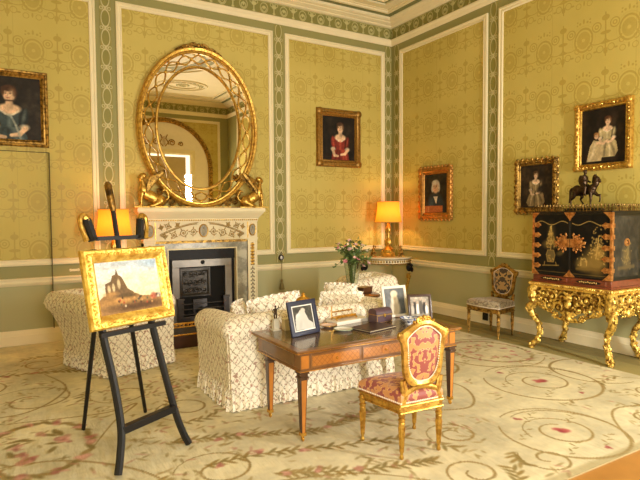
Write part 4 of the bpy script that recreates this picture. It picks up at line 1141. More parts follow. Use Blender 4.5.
def roll(mb, pts, r, seg=16, seed=3):      # bolster with rounded ends, one surface
    q = random.Random(seed); P = [Vector(p) for p in pts]; n = len(P)
    rad = [r*(1+q.uniform(-.02, .02)) for _ in range(n)]
    d0 = (P[0]-P[1]).normalized(); d1 = (P[-1]-P[-2]).normalized(); A = [(k*math.pi/12) for k in range(1, 6)]
    head = [P[0]+d0*r*.8*math.sin(a) for a in A]; tail = [P[-1]+d1*r*.8*math.sin(a) for a in A]
    mb.tube(list(reversed(head))+P+tail, [r*math.cos(a) for a in reversed(A)]+rad+[r*math.cos(a) for a in A], seg)
def seating(name, label, cat, loc, rotz, L, Dp, top, seat, rr, sd, gb=.03):
    # local: back along -Y side, faces +Y; L wide, Dp deep, both arms and the back end in the same fat roll
    o = thing(name, label, cat, loc, rotz)
    hx, hy = L/2, Dp/2; zt = top-rr; t = .20
    b = MB()
    # back panel leaning out, arms, roll on top
    def slab(x0, x1, y0, y1, lx0=0, lx1=0, ly0=0, ly1=0):
        N = 10
        vs = []; fs = []
        for j in range(N+1):
            k = j/N; z = .15+(zt-.15)*k; e = k*k
            vs += [(x0+lx0*e, y0+ly0*e, z), (x1+lx1*e, y0+ly0*e, z), (x1+lx1*e, y1+ly1*e, z), (x0+lx0*e, y1+ly1*e, z)]
        for j in range(N):
            for i in range(4): i2 = (i+1) % 4; fs.append((j*4+i, j*4+i2, (j+1)*4+i2, (j+1)*4+i))
        fs += [(0, 3, 2, 1), (N*4, N*4+1, N*4+2, N*4+3)]; b.add(vs, fs)
    g = .03
    slab(-hx, hx, -hy, -hy+t, -g, g, -gb, -gb*.7); slab(-hx-.006, -hx+t, -hy+.04, hy, -g, -.03, -gb, .0); slab(hx-t, hx+.006, -hy+.04, hy, .03, g, -gb, .0)
    q = rr*.80
    roll(b, [(-hx+q-g+(2*hx-2*q+2*g)*k/14, -hy+q-gb, zt+.01) for k in range(15)], rr, seed=sd)
    for s in (-1, 1): roll(b, [(s*(hx-q+g), -hy+q-gb+(2*hy-q*1.4+gb)*k/8, zt+.01-.05*(k/8)**2) for k in range(9)], rr, seed=sd+s)
    b.box(-hx+t-.02, hx-t+.02, -hy+t-.02, hy-.02, .15, seat-.12)
    b.build('loose_cover', CHINTZ, o)
    b = MB(); n = 2 if L > 1.2 else 1; wd = (L-2*t)/n
    for k in range(n):
        c_ = MB(); rbox(c_, -hx+t+wd*k+.004, -hx+t+wd*(k+1)-.004, -hy+t-.01, hy+.01, seat-.13, seat, .05, bulge=.03); c_.build('seat_cushion', CHINTZ2, o)
    c_ = MB(); skirt(c_, -hx, hx, -hy, hy, .008, .19, seed=sd); c_.build('frilled_skirt', CHINTZ, o)
    return o
SX0, SX1, SY0, SY1 = 1.655, 3.42, 4.275, 5.13
seating('sofa', 'floral chintz sofa with fat rolled arms behind the writing desk', 'sofa', ((SX0+SX1)/2, (SY0+SY1)/2, CZ), 0, SX1-SX0, SY1-SY0, .815, .47, .125, 5)
seating('armchair', 'floral chintz armchair behind the easel, left of the fireplace', 'armchair', (1.13, 6.43, CZ), R_(-90+22), .93, .80, .86, .46, .12, 8, .22)
seating('armchair', 'floral chintz armchair beyond the sofa, right of the flower vase', 'armchair', (4.47, 6.20, CZ), R_(90-8), .60, .62, .84, .46, .12, 11)

def cushion(label, loc, w, h, t, rot, mat=None, frill=.03, seed=1):
    o = thing('cushion', label, 'cushion', loc, 0, 'chintz cushions'); mat = mat or CHINTZ2
    b = MB(); r = random.Random(seed); Mx = rot.to_4x4(); b.M = Mx
    def pil(sg):
        def g(u, v):
            a, c = u*2-1, v*2-1; k = max(0, (1-abs(a)**3.0))*max(0, (1-abs(c)**3.0)); pin = 1-.06*(a*a*c*c)*0-.05*(1-abs(a*c))
            return (a*w/2*pin, sg*t/2*k**.55, c*h/2*pin+h/2)
        return g
    b.grid(pil(-1), 18, 18); b.grid(pil(1), 18, 18); b.build('pad', mat, o, flipfix=True)
    if frill:
        b = MB(); b.M = Mx; P = []
        for (ax, az, bx, bz) in ((-1,-1,1,-1), (1,-1,1,1), (1,1,-1,1), (-1,1,-1,-1)):
            for k in range(34): P.append(((ax+(bx-ax)*k/34)*w/2*.95, (az+(bz-az)*k/34)*h/2*.95+h/2))
        N = len(P); vs = []; fs = []
        for j in range(4):
            for i, (px, pz) in enumerate(P):
                dx, dz = px, pz-h/2; L = math.hypot(dx/w, dz/h)+1e-6; k = j/3
                vs.append((px+dx/w/L*frill*k*.8, math.sin(i*1.35+r.uniform(-.3, .3))*.014*k, pz+dz/h/L*frill*k*.8))
        for j in range(3):
            for i in range(N): i2 = (i+1) % N; fs.append((j*N+i, j*N+i2, (j+1)*N+i2, (j+1)*N+i))
        b.add(vs, fs); b.build('frill', mat, o)
    return o
Rx = lambda a: Matrix.Rotation(R_(a), 3, 'X'); Rz = lambda a: Matrix.Rotation(R_(a), 3, 'Z'); Ry = lambda a: Matrix.Rotation(R_(a), 3, 'Y')
cushion('frilled floral cushion leaning in the left corner of the sofa', (2.34, 4.74, .50), .50, .42, .20, Rz(-14) @ Rx(10) @ Ry(-9), None, .05, 2)
cushion('small floral cushion propped on the left sofa arm', (2.02, 4.86, .50), .32, .36, .15, Rz(50) @ Rx(-10), None, .04, 3)
cushion('floral cushion seen beside the navy photograph frame, mid sofa', (2.60, 4.84, .50), .30, .33, .16, Rz(8) @ Rx(16), None, .03, 4)
cushion('plump frilled cushion behind the brass stand on the desk', (3.06, 4.74, .50), .48, .38, .26, Rz(-6) @ Rx(4) @ Ry(4), None, .05, 5)
cushion('floral cushion in the right corner of the sofa behind the plum box', (3.27, 5.00, .50), .36, .44, .16, Rz(-50) @ Rx(8), None, .04, 6)
cushion('upright frilled cushion on the far armchair beside the vase', (4.28, 6.22, .50), .30, .44, .13, Rz(70) @ Rx(-8), None, .04, 7)

# ================================================================== WRITING DESK
DX0, DX1, DY0, DY1, DZ = 1.815, 3.465, 3.375, 4.195, .712
dk = thing('writing_desk', 'mahogany writing desk with marquetry drawers and tapered satinwood legs', 'desk', ((DX0+DX1)/2, (DY0+DY1)/2, CZ))
hx, hy = (DX1-DX0)/2, (DY1-DY0)/2; dz = DZ-CZ
b = MB(); b.box(-hx+.012, hx-.012, -hy+.012, hy-.012, dz-.035, dz-.016); b.box(-hx, hx, -hy, hy, dz-.016, dz-.001)
b.build('top', DESKE, dk, bevel=.004)
b = MB(); b.box(-hx+.06, hx-.06, -hy+.06, hy-.06, dz-.002, dz+.0); b.build('leather_inset', DESKT, dk)
b = MB(); b.frame(-hx-.002, hx+.002, -hy-.002, hy+.002, [(0, 0), (0, .004), (.006, .004), (.006, 0)], 0); b.M = None
b.v = [(p[0], p[2], dz-.020+(-p[1])) for p in b.v]; b.build('brass_edge', BRASS, dk)
ax, ay, a0, a1 = hx-.045, hy-.035, dz-.155, dz-.035
b = MB(); b.box(-ax, ax, -ay, ay, a0, a1); b.build('apron', DESKE, dk)
b = MB()
b.box(-ax-.008, ax+.008, -ay-.008, ay+.008, a0-.014, a0); b.build('lower_moulding', DESKE, dk, bevel=.003)
b = MB(); b.frame(-ax-.010, ax+.010, -ay-.010, ay+.010, [(0, 0), (0, .005), (.006, .005), (.006, 0)], 0)
b.v = [(p[0], p[2], a0-.012+(-p[1])) for p in b.v]; b.build('brass_fillet', BRASS, dk)
bw = .075
for s in (-1, 1):
    for (cy, nm) in ((-ay-.003, 'corner_block'),):
        b = MB(); b.box(s*(ax-bw/2)-bw/2+.006, s*(ax-bw/2)+bw/2-.006, -ay-.004, -ay+.01, a0+.012, a1-.012); b.build(nm, SATIN, dk)
n = 3; span = 2*ax-2*bw; wd = span/n
for k in range(n):
    xa = -ax+bw+wd*k
    b = MB(); b.box(xa+.008, xa+wd-.008, -ay-.006, -ay+.01, a0+.008, a1-.008); d = b.build('drawer', DESKE, dk, bevel=.002)
    b = MB(); b.box(xa+.022, xa+wd-.022, -ay-.008, -ay, a0+.022, a1-.022); b.build('marquetry_panel', INLAY, d)
    b = MB(); b.M = Matrix.Translation((xa+wd/2, -ay-.008, (a0+a1)/2)); b.disc(.034, .034, (0, 0), -.002, 0, 24); b.ring(.034, .034, [(-.003, 0), (-.003, .004), (.003, .004), (.003, 0)], seg=24); b.build('round_patera', SATIN, d)
    b = MB(); b.ell((xa+wd/2, -ay-.016, (a0+a1)/2), (.009, .009, .009), None, 8, 6); b.build('knob', BRASS, d)
for s in (-1, 1):
    b = MB(); b.box(s*ax-.004, s*ax+.004, -ay+.09, ay-.09, a0+.016, a1-.016); b.build('end_panel', M('plain_walnut_%d' % (s+2), (120, 84, 46), .25, 0, .25, 8, coat=.4), dk)
for (lx, ly) in ((-ax+.03, -ay+.03), (ax-.03, -ay+.03), (-ax+.03, ay-.16), (ax-.03, ay-.16)):
    b = MB(); b.box(lx-.04, lx+.04, ly-.04, ly+.04, a0-.028, a0-.013); b.box(lx-.032, lx+.032, ly-.032, ly+.032, a0-.05, a0-.028); b.box(lx-.037, lx+.037, ly-.037, ly+.037, a0-.062, a0-.05)
    b.taper(lx, ly, .06, a0-.062, .017, .017, .030, .030)
    lg = b.build('leg', DARKW, dk, bevel=.002)
    b = MB()
    z0, z1 = .07, a0-.075
    for (nx, ny) in ((0, -1), (-1, 0), (1, 0), (0, 1)):
        w0, w1 = .012, .022; e0, e1 = .0175, .0305
        if nx == 0: vs = [(lx-w0, ly+ny*e0, z0), (lx+w0, ly+ny*e0, z0), (lx+w1, ly+ny*e1, z1), (lx-w1, ly+ny*e1, z1)]
        else: continue
        vs2 = [(p[0]-nx*.004, p[1]-ny*.004, p[2]) for p in vs]
        b.add(vs+vs2, [(0,1,2,3), (7,6,5,4), (0,4,5,1), (1,5,6,2), (2,6,7,3), (3,7,4,0)])
    b.build('satinwood_face', SATIN, lg)
    b = MB(); b.box(lx-.021, lx+.021, ly-.021, ly+.021, .045, .072); b.ell((lx, ly, .022), (.012, .022, .022), None, 10, 8); b.tube([(lx, ly, .02), (lx, ly, .05)], .012, 6); b.build('castor', CASTOR, lg)

# ---- things on the desk
def easel_frame(name, label, loc, rotz, w, h, bw, lean, fm, canvas, depth=.014):
    o = thing(name, label, 'photo frame', loc, rotz)
    c, s = math.cos(R_(lean)), math.sin(R_(lean))
    T = Matrix(((1, 0, 0, 0), (0, c, s, 0), (0, -s, c, 0), (0, 0, 0, 1)))
    b = MB(); b.M = T; b.frame(-w/2, w/2, .002, h, [(0, -.006), (0, depth-.002), (.003, depth), (bw-.004, depth), (bw, depth-.004), (bw, -.006)], 0); b.build('frame', fm, o)
    b = MB(); b.M = T; b.box(-w/2+.004, w/2-.004, -.0, .006, .006, h-.004); b.build('backing', fm, o)
    b = MB(); top = T @ Vector((0, .006, h*.62)); b.tube([tuple(top), (0, h*.62*s+h*.33, .004)], [.012, .016], 4, flat=.3); b.build('strut', fm, o)
    canvas.mesh('photograph', PHOTO, o, 'xz', (0, 0, 0), 0).matrix_local = T @ Matrix.Translation((0, -.003, 0))
    return o
def pcv(w, h, bw, bg, n=70): return Canvas(w-2*bw+.006, h-2*bw+.006, n, int(n*(h-2*bw)/(w-2*bw)), bg, -(w-2*bw)/2-.003, bw-.003)
# navy frame: people in white on a dark ground
w_, h_ = .315, .29
c = pcv(w_, h_, .036, (66, 64, 60)); c.mottle(.3, 5, 2)
c.poly([(-.10, .05), (.10, .045), (.10, .09), (.055, .12), (.02, .2), (-.03, .21), (-.09, .14)], (196, 192, 182)); c.ell(.005, .205, .026, .02, (200, 190, 176)); c.ell(-.055, .155, .028, .03, (226, 220, 208)); c.ell(-.03, .125, .05, .045, (196, 192, 182)); c.ell(.02, .10, .02, .06, (190, 186, 176), .5, .4, .7); c.ell(-.04, .09, .016, .04, (180, 176, 166), -.4, .5, .7)
c.line([(-.110, .042), (.110, .042), (.110, .245), (-.110, .245), (-.110, .042)], .004, (250, 246, 236), 1)
easel_frame('photo_frame', 'navy frame with a photograph of figures in white at the desk corner', (2.145, 3.83, DZ), R_(14), w_, h_, .036, 14, NAVY, c)
# pale frame with a lady in white
w_, h_ = .28, .305
c = pcv(w_, h_, .026, (92, 94, 92)); c.mottle(.2, 4, 3)
c.ell(0, .09, .055, .09, (206, 192, 160)); c.ell(.0, .17, .04, .045, (226, 214, 186)); c.ell(.0, .21, .032, .04, (222, 200, 166)); c.ell(0, .228, .04, .032, (236, 222, 186)); c.ell(.012, .1, .014, .05, (196, 184, 156), .2, .4, .6)
easel_frame('photo_frame', 'pale frame with a photograph of a lady in white beside the plum box', (3.26, 4.03, DZ), R_(-4), w_, h_, .026, 12, WHITE, c)
# dark wood frame with a group photograph
w_, h_ = .23, .235
c = pcv(w_, h_, .024, (170, 162, 146)); c.mottle(.25, 6, 4)
for (x, z, a, h2, col) in ((-.05, .10, .018, .07, (70, 66, 62)), (-.02, .09, .017, .06, (244, 240, 230)), (.01, .105, .02, .075, (96, 92, 86)), (.045, .1, .018, .065, (60, 56, 54)), (.065, .085, .014, .05, (240, 236, 226)), (-.07, .085, .014, .05, (200, 194, 180))): c.ell(x, z, a, h2, col); c.ell(x, z+h2+.006, .011, .013, (190, 170, 150))
c.poly([(-.1, .024), (.1, .024), (.1, .05), (-.1, .05)], (150, 142, 126), .7)
easel_frame('photo_frame', 'dark wood frame with a group photograph at the right end of the desk', (3.40, 3.84, DZ), R_(-24), w_, h_, .024, 14, DARKW, c)
# bronze statuette on white block
o = thing('statuette', 'small dark bronze figure on a white marble block, left back of the desk', 'figurine', (2.01, 4.13, DZ))
b = MB(); b.box(-.045, .045, -.04, .04, 0, .016); b.box(-.03, .03, -.028, .028, .016, .115); b.box(-.036, .036, -.033, .033, .115, .126); b.build('marble_block', STATUARY, o, bevel=.002)
b = MB(); b.tube([(.012, 0, .126), (.012, 0, .16), (.004, 0, .19)], [.008, .009, .012], 7); b.tube([(-.012, -.004, .126), (-.016, -.006, .16), (-.002, 0, .19)], [.008, .009, .012], 7)
b.ell((0, 0, .205), (.018, .013, .028)); b.ell((0, 0, .222), (.022, .012, .012)); b.tube([(0, 0, .23), (0, 0, .245)], .006, 6); b.ell((0, -.002, .253), (.011, .011, .013))
b.tube([(.02, 0, .226), (.036, -.004, .236), (.03, -.006, .262)], [.007, .006, .005], 6); b.tube([(-.02, 0, .226), (-.034, -.004, .205), (-.026, -.012, .19)], [.007, .006, .005], 6); b.build('bronze_figure', BRONZE, o, remesh=.0022)
# letter rack (pale block) beside it
o.scale = (.82, .82, .82)
o = thing('letter_rack', 'low pale box behind the navy photograph frame', 'box', (2.12, 4.10, DZ)); b = MB(); b.box(-.05, .05, -.035, .035, 0, .088); b.build('body', CREAMD, o, bevel=.003)
b = MB(); b.box(-.054, .054, -.039, .039, .088, .1); b.build('lid', CREAMD, o, bevel=.003)
# gilt casket with a domed lid
o = thing('inkstand', 'gilt domed inkstand peeping over the navy photograph frame', 'inkstand', (2.27, 4.10, DZ)); o.scale = (1.3, 1.3, 1.36)
b = MB(); b.lathe([(.055, 0), (.06, .012), (.03, .03), (.022, .06), (.05, .10), (.056, .14), (.058, .155)], seg=18); b.build('well', BRASS, o)
b = MB(); b.lathe([(.06, .155), (.058, .168), (.045, .19), (.02, .205), (.008, .21), (.013, .222), (0, .232)], seg=18); b.build('lid', BRASS, o)
# white box of paper with the brass stand on top
o = tag(MB().build('paper_box', None), 'flat white box lying under the brass stand', 'box') if False else thing('paper_box', 'flat white box lying under the brass stand on the desk', 'box', (2.73, 4.09, DZ), R_(8))
b = MB(); b.box(-.19, .19, -.075, .075, 0, .024); b.build('box', WHITE, o, bevel=.002); b = MB(); b.box(-.194, .194, -.079, .079, .016, .034); b.build('lid', WHITE, o, bevel=.002)
o = thing('pen_stand', 'polished brass pen stand with scrolled feet on the flat white box', 'pen stand', (2.70, 4.10, DZ+.034), R_(8))
b = MB(); b.box(-.12, .12, -.04, .04, .018, .028)
for sx in (-1, 1):
    for sy in (-1, 1): b.tube(smoothpath([(sx*.10, sy*.032, .02), (sx*.125, sy*.036, .014), (sx*.115, sy*.036, .004)]), .006, 6)
b.build('tray', BRASS, o)
b = MB(); b.tube([(-.125, .03, .028), (-.125, .03, .12), (-.125, .03, .125)], .005, 6); b.tube([(.125, .03, .028), (.125, .03, .07)], .005, 6); b.tube([(-.125, .03, .07), (.125, .03, .07)], .007, 6); b.tube([(-.12, -.03, .035), (.12, -.03, .035)], .008, 6)
b.build('rail', BRASS, o)
# dishes
def dish(label, x, y, r, hh, mat=PORC, rim=None):
    o = thing('dish', label, 'dish', (x, y, DZ)); b = MB()
    b.lathe([(r*.45, 0), (r*.5, .003), (r*.85, hh*.6), (r, hh), (r*.98, hh+.002), (r*.82, hh*.7), (r*.45, .006), (0, .005)], seg=28); b.build('bowl', mat, o)
    b = MB(); b.M = Matrix.Translation((0, 0, hh)) @ Matrix.Rotation(R_(-90), 4, 'X'); b.ring(r*.99, r*.99, [(-.003, -.002), (-.003, .003), (.003, .003), (.003, -.002)], seg=32); b.build('rim', rim or PORC, o)
GR = M('green_glaze', (150, 168, 140), .2, 0, .1, coat=.4)
dish('white dish with a green rim near the middle of the desk', 2.50, 3.81, .082, .016, PORC, GR)
dish('small pinkish dish behind the green-rimmed one', 2.47, 4.00, .075, .018, M('pink_glaze', (226, 196, 180), .2, 0, .06, coat=.4), BRASS)
# blotter and stacked papers
o = thing('blotter', 'dark plum leather blotter lying in the middle of the desk', 'blotter', (2.77, 3.745, DZ), R_(12))
b = MB(); b.box(-.17, .17, -.12, .12, 0, .008); b.build('board', PLUMD, o, bevel=.002); b = MB(); b.box(-.165, .168, -.116, .112, .008, .013); b.build('papers', CREAMD, o); b = MB(); b.box(-.17, .17, -.12, .12, .013, .018); b.build('cover', PLUMD, o, bevel=.002)
# domed plum box
o = thing('stationery_box', 'domed plum leather stationery box with gilt lines on the desk', 'box', (3.00, 3.945, DZ), R_(4))
b = MB(); b.box(-.095, .095, -.06, .06, 0, .075); b.build('box', PURPLE, o, bevel=.004)
b = MB(); b.M = Matrix.Rotation(R_(0), 4, 'Z'); poly = [(-.06, .076), (.06, .076), (.06, .09), (.05, .115), (.03, .128), (0, .132), (-.03, .128), (-.05, .115), (-.06, .09)]; b.prism(poly, -.096, .096, 'x'); b.build('domed_lid', PURPLE, o, bevel=.002)
b = MB()
b.frame(-.09, .09, .006, .07, [(0, 0), (0, .0015), (.003, .0015), (.003, 0)], -.06); b.box(-.097, .097, -.0612, .0612, .0745, .0775); b.build('gilt_lines', GOLD, o)
b = MB(); b.box(-.012, .012, -.064, -.058, .055, .085); b.build('clasp', BRASS, o)
# blue and white bowl
o = thing('bowl', 'blue and white porcelain bowl behind the desk chair', 'bowl', (3.16, 3.73, DZ)); b = MB(); b.lathe([(.035, 0), (.036, .01), (.055, .02), (.075, .045), (.082, .055), (.079, .056), (.052, .024), (0, .018)], seg=28)
m, bb = newmat('blue_and_white'); x, y, z, t = coords(); setc(bb, mixc(sstep(noise(t.outputs['Object'], 45, 2), .5, .56), (232, 232, 232), (86, 104, 150))); bb.inputs['Roughness'].default_value = .15; b.build('body', m, o)
b = MB(); b.M = Matrix.Translation((0, 0, .055)) @ Matrix.Rotation(R_(-90), 4, 'X'); b.ring(.081, .081, [(-.002, -.002), (-.002, .002), (.002, .002), (.002, -.002)], seg=28); b.build('rim', M('blue_glaze', (70, 86, 130), .2), o)

# ================================================================== GILT CHAIRS (local: faces +Y)
def gilt_chair(label, loc, rotz, k, seatmat, backmat, gold, fw=.50, bw_=.37, dep=.40, sh=.405, bh=.57, lean=.10, seed=1):
    o = thing('gilt_chair', label, 'chair', loc, rotz, None)
    yF, yB = dep/2, -dep/2
    # four turned and fluted legs
    for (lx, ly, hh) in ((-fw/2, yF, sh-.03), (fw/2, yF, sh-.03), (-bw_/2, yB, sh-.03), (bw_/2, yB, sh-.03)):
        b = MB()
        b.lathe([(.010, 0), (.014, .006), (.015, .02), (.010, .03), (.011, .04), (.022, hh*.66), (.024, hh*.72), (.019, hh*.74), (.026, hh*.77), (.026, hh*.80), (.018, hh*.82), (.024, hh*.85), (.026, hh*.9), (.026, hh)], (lx, ly, 0), 14)
        for q in range(8):
            a = q*math.pi/4; b.tube([(lx+.012*math.cos(a), ly+.012*math.sin(a), .05), (lx+.0225*math.cos(a), ly+.0225*math.sin(a), hh*.64)], .0032, 5)
        b.build('leg', gold, o)
    # seat rail with bead gimp
    def outline(g):   # bowed front
        P = []
        for i in range(13): t = i/12; P.append((-fw/2-g+(fw+2*g)*t, yF+g+.035*math.sin(math.pi*t)))
        for i in range(1, 9): t = i/8; P.append((fw/2+g+(bw_/2-fw/2)*t, yF+g+(yB-yF-2*g)*t))
        for i in range(1, 7): t = i/6; P.append((bw_/2+g-(bw_+2*g)*t, yB-g))
        for i in range(1, 8): t = i/8; P.append((-bw_/2-g+(bw_/2-fw/2)*t, yB-g+(yF-yB+2*g)*t))
        return P
    b = MB(); b.prism(outline(.018), sh-.062, sh, 'z'); r = b.build('seat_rail', gold, o, bevel=.004)
    b = MB(); O2 = outline(.022)
    b.tube([(p[0], p[1], sh-.008) for p in O2], .007, 6, closed=True); b.tube([(p[0], p[1], sh-.056) for p in O2], .006, 6, closed=True); b.build('rail_moulding', gold, r)
    b = MB(); O3 = outline(.014); cxs = 0
    rings = [(1.0, 0.0), (1.04, .025), (1.03, .058), (.94, .084), (.75, .098), (.45, .106), (.0, .108)]
    vs = []; fs = []; n = len(O3)
    for (s, z) in rings:
        for p in O3: vs.append((p[0]*s, p[1]*s, sh+z))
    for j in range(len(rings)-1):
        for i in range(n): i2 = (i+1) % n; fs.append((j*n+i, j*n+i2, (j+1)*n+i2, (j+1)*n+i))
    b.add(vs, fs); st = b.build('seat', seatmat, o)
    b = MB(); gm = outline(.017)
    for i in range(len(gm)):
        a, c = Vector(gm[i]), Vector(gm[(i+1) % len(gm)]); m_ = max(1, int((c-a).length/.014))
        for q in range(m_): p = a+(c-a)*q/m_; b.ell((p.x, p.y, sh+.012), (.008, .008, .008), None, 6, 4)
    b.build('braid', CREAMP, st)
    # back: shield-shaped frame leaning backwards
    LT = Matrix(((1, 0, 0, 0), (0, math.cos(lean), -math.sin(lean), yB-.005), (0, math.sin(lean), math.cos(lean), sh-.03), (0, 0, 0, 1)))
    hw = bw_/2+.015; z0 = .14
    half = [(0, z0), (.07, z0+.01), (.125, z0+.05), (.158, z0+.12), (.172, z0+.22), (.178, z0+.30), (.182, z0+.345), (.150, z0+.375), (.105, z0+.405), (.05, z0+.43), (0, z0+.435)]
    sc = hw/.182; zs = (bh-z0-.02)/.435
    half = [(p[0]*sc, z0+(p[1]-z0)*zs) for p in half]
    hs = [tuple(p)[:2] for p in smoothpath([(p[0], p[1], 0) for p in half], 5)]
    loop = hs+[(-p[0], p[1]) for p in reversed(hs[1:-1])]
    # flat carved frame: shouldered outline outside, oval opening inside
    inn = [(p[0]*.80, z0+.045+(p[1]-z0)*.835) for p in loop]; NL = len(loop)
    def outer(i):
        x, z = loop[i]; ix_, iz_ = inn[i]; t = (z-z0)/(.435*zs)
        ear = math.exp(-((t-.80)/.10)**2)*.030; wst = math.exp(-((t-.12)/.16)**2)*.012
        return (x*1.03+(ear+wst)*(1 if x > 0 else -1)*(abs(x) > .02), z+.014*max(0, t-.4))
    out_ = [outer(i) for i in range(NL)]
    b = MB(); b.M = LT; secs = [(out_, -.016), (out_, .016), (None, .024), (inn, .015), (inn, -.015), (None, -.024)]
    vs = []; fs = []
    for (L_, d_) in secs:
        for i in range(NL):
            p = L_[i] if L_ else ((out_[i][0]+inn[i][0])/2, (out_[i][1]+inn[i][1])/2)
            vs.append((p[0], d_, p[1]))
    for j in range(6):
        j2 = (j+1) % 6
        for i in range(NL): i2 = (i+1) % NL; fs.append((j*NL+i, j*NL+i2, j2*NL+i2, j2*NL+i))
    b.add(vs, fs)
    # ears, lower yoke and uprights down to the rail
    for s in (-1, 1):
        b.ell((s*(hw*1.0+.022), 0, z0+.36*zs), (.022, .020, .022), None, 8, 6)
        b.tube([(s*p[0], 0, p[1]) for p in ((bw_/2+.004, .0), (bw_/2-.005, .045), (bw_/2-.022, .085), (bw_/2-.012, .13), (bw_/2+.0, .2))], [.026, .028, .024, .028, .022], 8, flat=.7, up=(0, 1, 0))
        b.tube(smoothpath([(s*(bw_/2-.02), 0, .10), (s*bw_*.30, 0, .120), (s*bw_*.14, 0, .138), (0, 0, .142)]), [.020]*19, 8, flat=.7, up=(0, 1, 0))
    fr = b.build('back_frame', gold, o)
    b = MB(); b.M = LT
    N = len(inn); czm = z0+.22*zs
    for sg in (-1, 1):
        vs = []; fs = []
        R5 = [(1, 0), (.85, .010), (.6, .017), (.3, .021), (0, .022)]
        for (s, d) in R5:
            for p in inn: vs.append((p[0]*s, sg*(d+.004), czm+(p[1]-czm)*s))
        for j in range(len(R5)-1):
            for i in range(N): i2 = (i+1) % N; fs.append((j*N+i, j*N+i2, (j+1)*N+i2, (j+1)*N+i))
        b.add(vs, fs)
    b.build('back_panel', backmat, o)
    b = MB(); b.M = LT
    for i in range(0, N):
        for sg in (-1, 1): b.ell((inn[i][0]*1.0, sg*.014, inn[i][1]), (.006, .006, .006), None, 5, 4)
    b.build('back_braid', CREAMP, fr)
    b = MB(); b.M = LT; zt = bh-.015
    for s in (-1, 1):
        b.tube([(s*p[0], 0, p[1]) for p in smoothpath([(0, zt, 0), (.03, zt+.025, 0), (.055, zt+.008, 0), (.04, zt-.01, 0)])], .009, 6)
        for q in range(4): b.ell((s*(.015+.022*q), 0, zt+.012-.006*q), (.016, .014, .010), Matrix.Rotation(s*(.3+q*.5), 3, 'Y'), 7, 5)
    b.ell((0, 0, zt+.022), (.016, .016, .02)); b.build('crest', gold, o)
    o.scale = (k, k, k)
    return o
gilt_chair('gilt chair with rose and gold silk upholstery drawn up to the writing desk', (2.503, 3.005, CZ), R_(-4), 1.0, SILKR, SILKR, GOLD, .475, .322, .39, .385, .62, .05)
gilt_chair('gilt side chair with pale seat and dark tapestry back against the right-hand wall', (5.90, 5.165, CZ), R_(90), 1.0, SILKP, SILKD, GOLDD, .53, .38, .37, .405, .60, .08)

# ================================================================== CARVED STAND AND LACQUER CABINET
stand = thing('cabinet_stand', 'richly carved gilt stand with scrolled legs carrying the lacquer cabinet', 'stand', (6.03, 3.865, .0135), R_(-90))
SW, SDp, ST = 1.08, .69, .845
b = MB(); b.box(-SW/2, SW/2, -SDp/2, SDp/2, ST-.035, ST); b.box(-SW/2+.015, SW/2-.015, -SDp/2+.015, SDp/2-.015, ST-.06, ST-.035); b.build('top_slab', GOLDB, stand, bevel=.006)
b = MB()
for k in range(44): b.ell((-SW/2+.01+(SW-.02)*k/43, -SDp/2-.004, ST-.018), (.011, .012, .014), None, 6, 4)
for s in (-1, 1):
    for k in range(26): b.ell((s*(SW/2+.004), -SDp/2+.01+(SDp-.02)*k/25, ST-.018), (.012, .011, .014), None, 6, 4)
b.build('gadrooned_edge', GOLDC, stand)
def scrollwork(b, put, items, seed):
    r = random.Random(seed)
    for (cx, cz, rad, a0, tn, th) in items:
        P = spiral((cx, cz), rad*.12, rad, a0, tn, 26); n = len(P)
        b.tube([put(p[0], p[1], .012) for p in P], [th*(.55+.45*i/(n-1)) for i in range(n)], 7)
        q = put(cx, cz, .02); b.ell(q, (th*1.25,)*3, None, 7, 5)
        for j in range(5):
            a = a0+2*math.pi*tn*(.4+.12*j); e = rad*1.08
            q = put(cx+e*math.cos(a), cz+e*math.sin(a), .012+r.uniform(0, .012)); b.ell(q, (th*1.5, th*.9, th*.8), Matrix.Rotation(r.uniform(0, 3), 3, 'Y'), 6, 4)
def apron_front(sgn, y):
    # pierced apron: backing ribs + mirrored C-scrolls, hanging to a pendant in the middle
    b = MB(); put = lambda x, z, d: (x, y+sgn*(d+.0), z)
    items = []
    for s in (-1, 1):
        for (cx, cz, r, a0, t, th) in ((.09, .70, .075, 1.2, 1.4, .017), (.22, .69, .085, 3.0, -1.5, .018), (.34, .715, .065, .5, 1.5, .016), (.13, .57, .07, 2.2, -1.4, .016), (.26, .575, .06, 5.0, 1.3, .015), (.05, .49, .045, 3.5, 1.3, .014), (.40, .64, .05, 2.0, -1.4, .014), (.17, .475, .035, .2, 1.2, .012), (.36, .575, .04, 1.0, 1.3, .012)):
            items.append((s*cx, cz, r, a0 if s > 0 else math.pi-a0, t*s, th))
    scrollwork(b, put, items, 5)
    for s in (-1, 1):
        b.tube([put(s*p[0], p[1], .0) for p in smoothpath([(.46, .60, 0), (.36, .535, 0), (.24, .50, 0), (.13, .435, 0), (0, .42, 0)])], .014, 7)
        for k in range(9): b.ell(put(s*(.05+.045*k), .44+.017*k, .012), (.018, .014, .012), Matrix.Rotation(k*.9*s, 3, 'Y'), 6, 4)
    # mask and shell in the middle, pendant below
    b.ell(put(0, .62, .03), (.045, .035, .06), None, 10, 8); b.ell(put(0, .70, .03), (.055, .03, .035)); b.ell(put(0, .455, .02), (.035, .025, .05)); b.ell(put(0, .405, .02), (.02, .02, .03))
    for k in range(7): a = .3+k*.42; b.tube([put(0, .53, .03), put(.075*math.cos(a), .53-.06*math.sin(a), .025)], [.012, .016], 6)
    return b
apron_front(-1, -SDp/2+.035).build('front_apron', GOLDC, stand)
poly = [(-.47, .80), (.47, .80), (.47, .66), (.33, .60), (.18, .55), (.06, .50), (-.06, .50), (-.18, .55), (-.33, .60), (-.47, .66)]
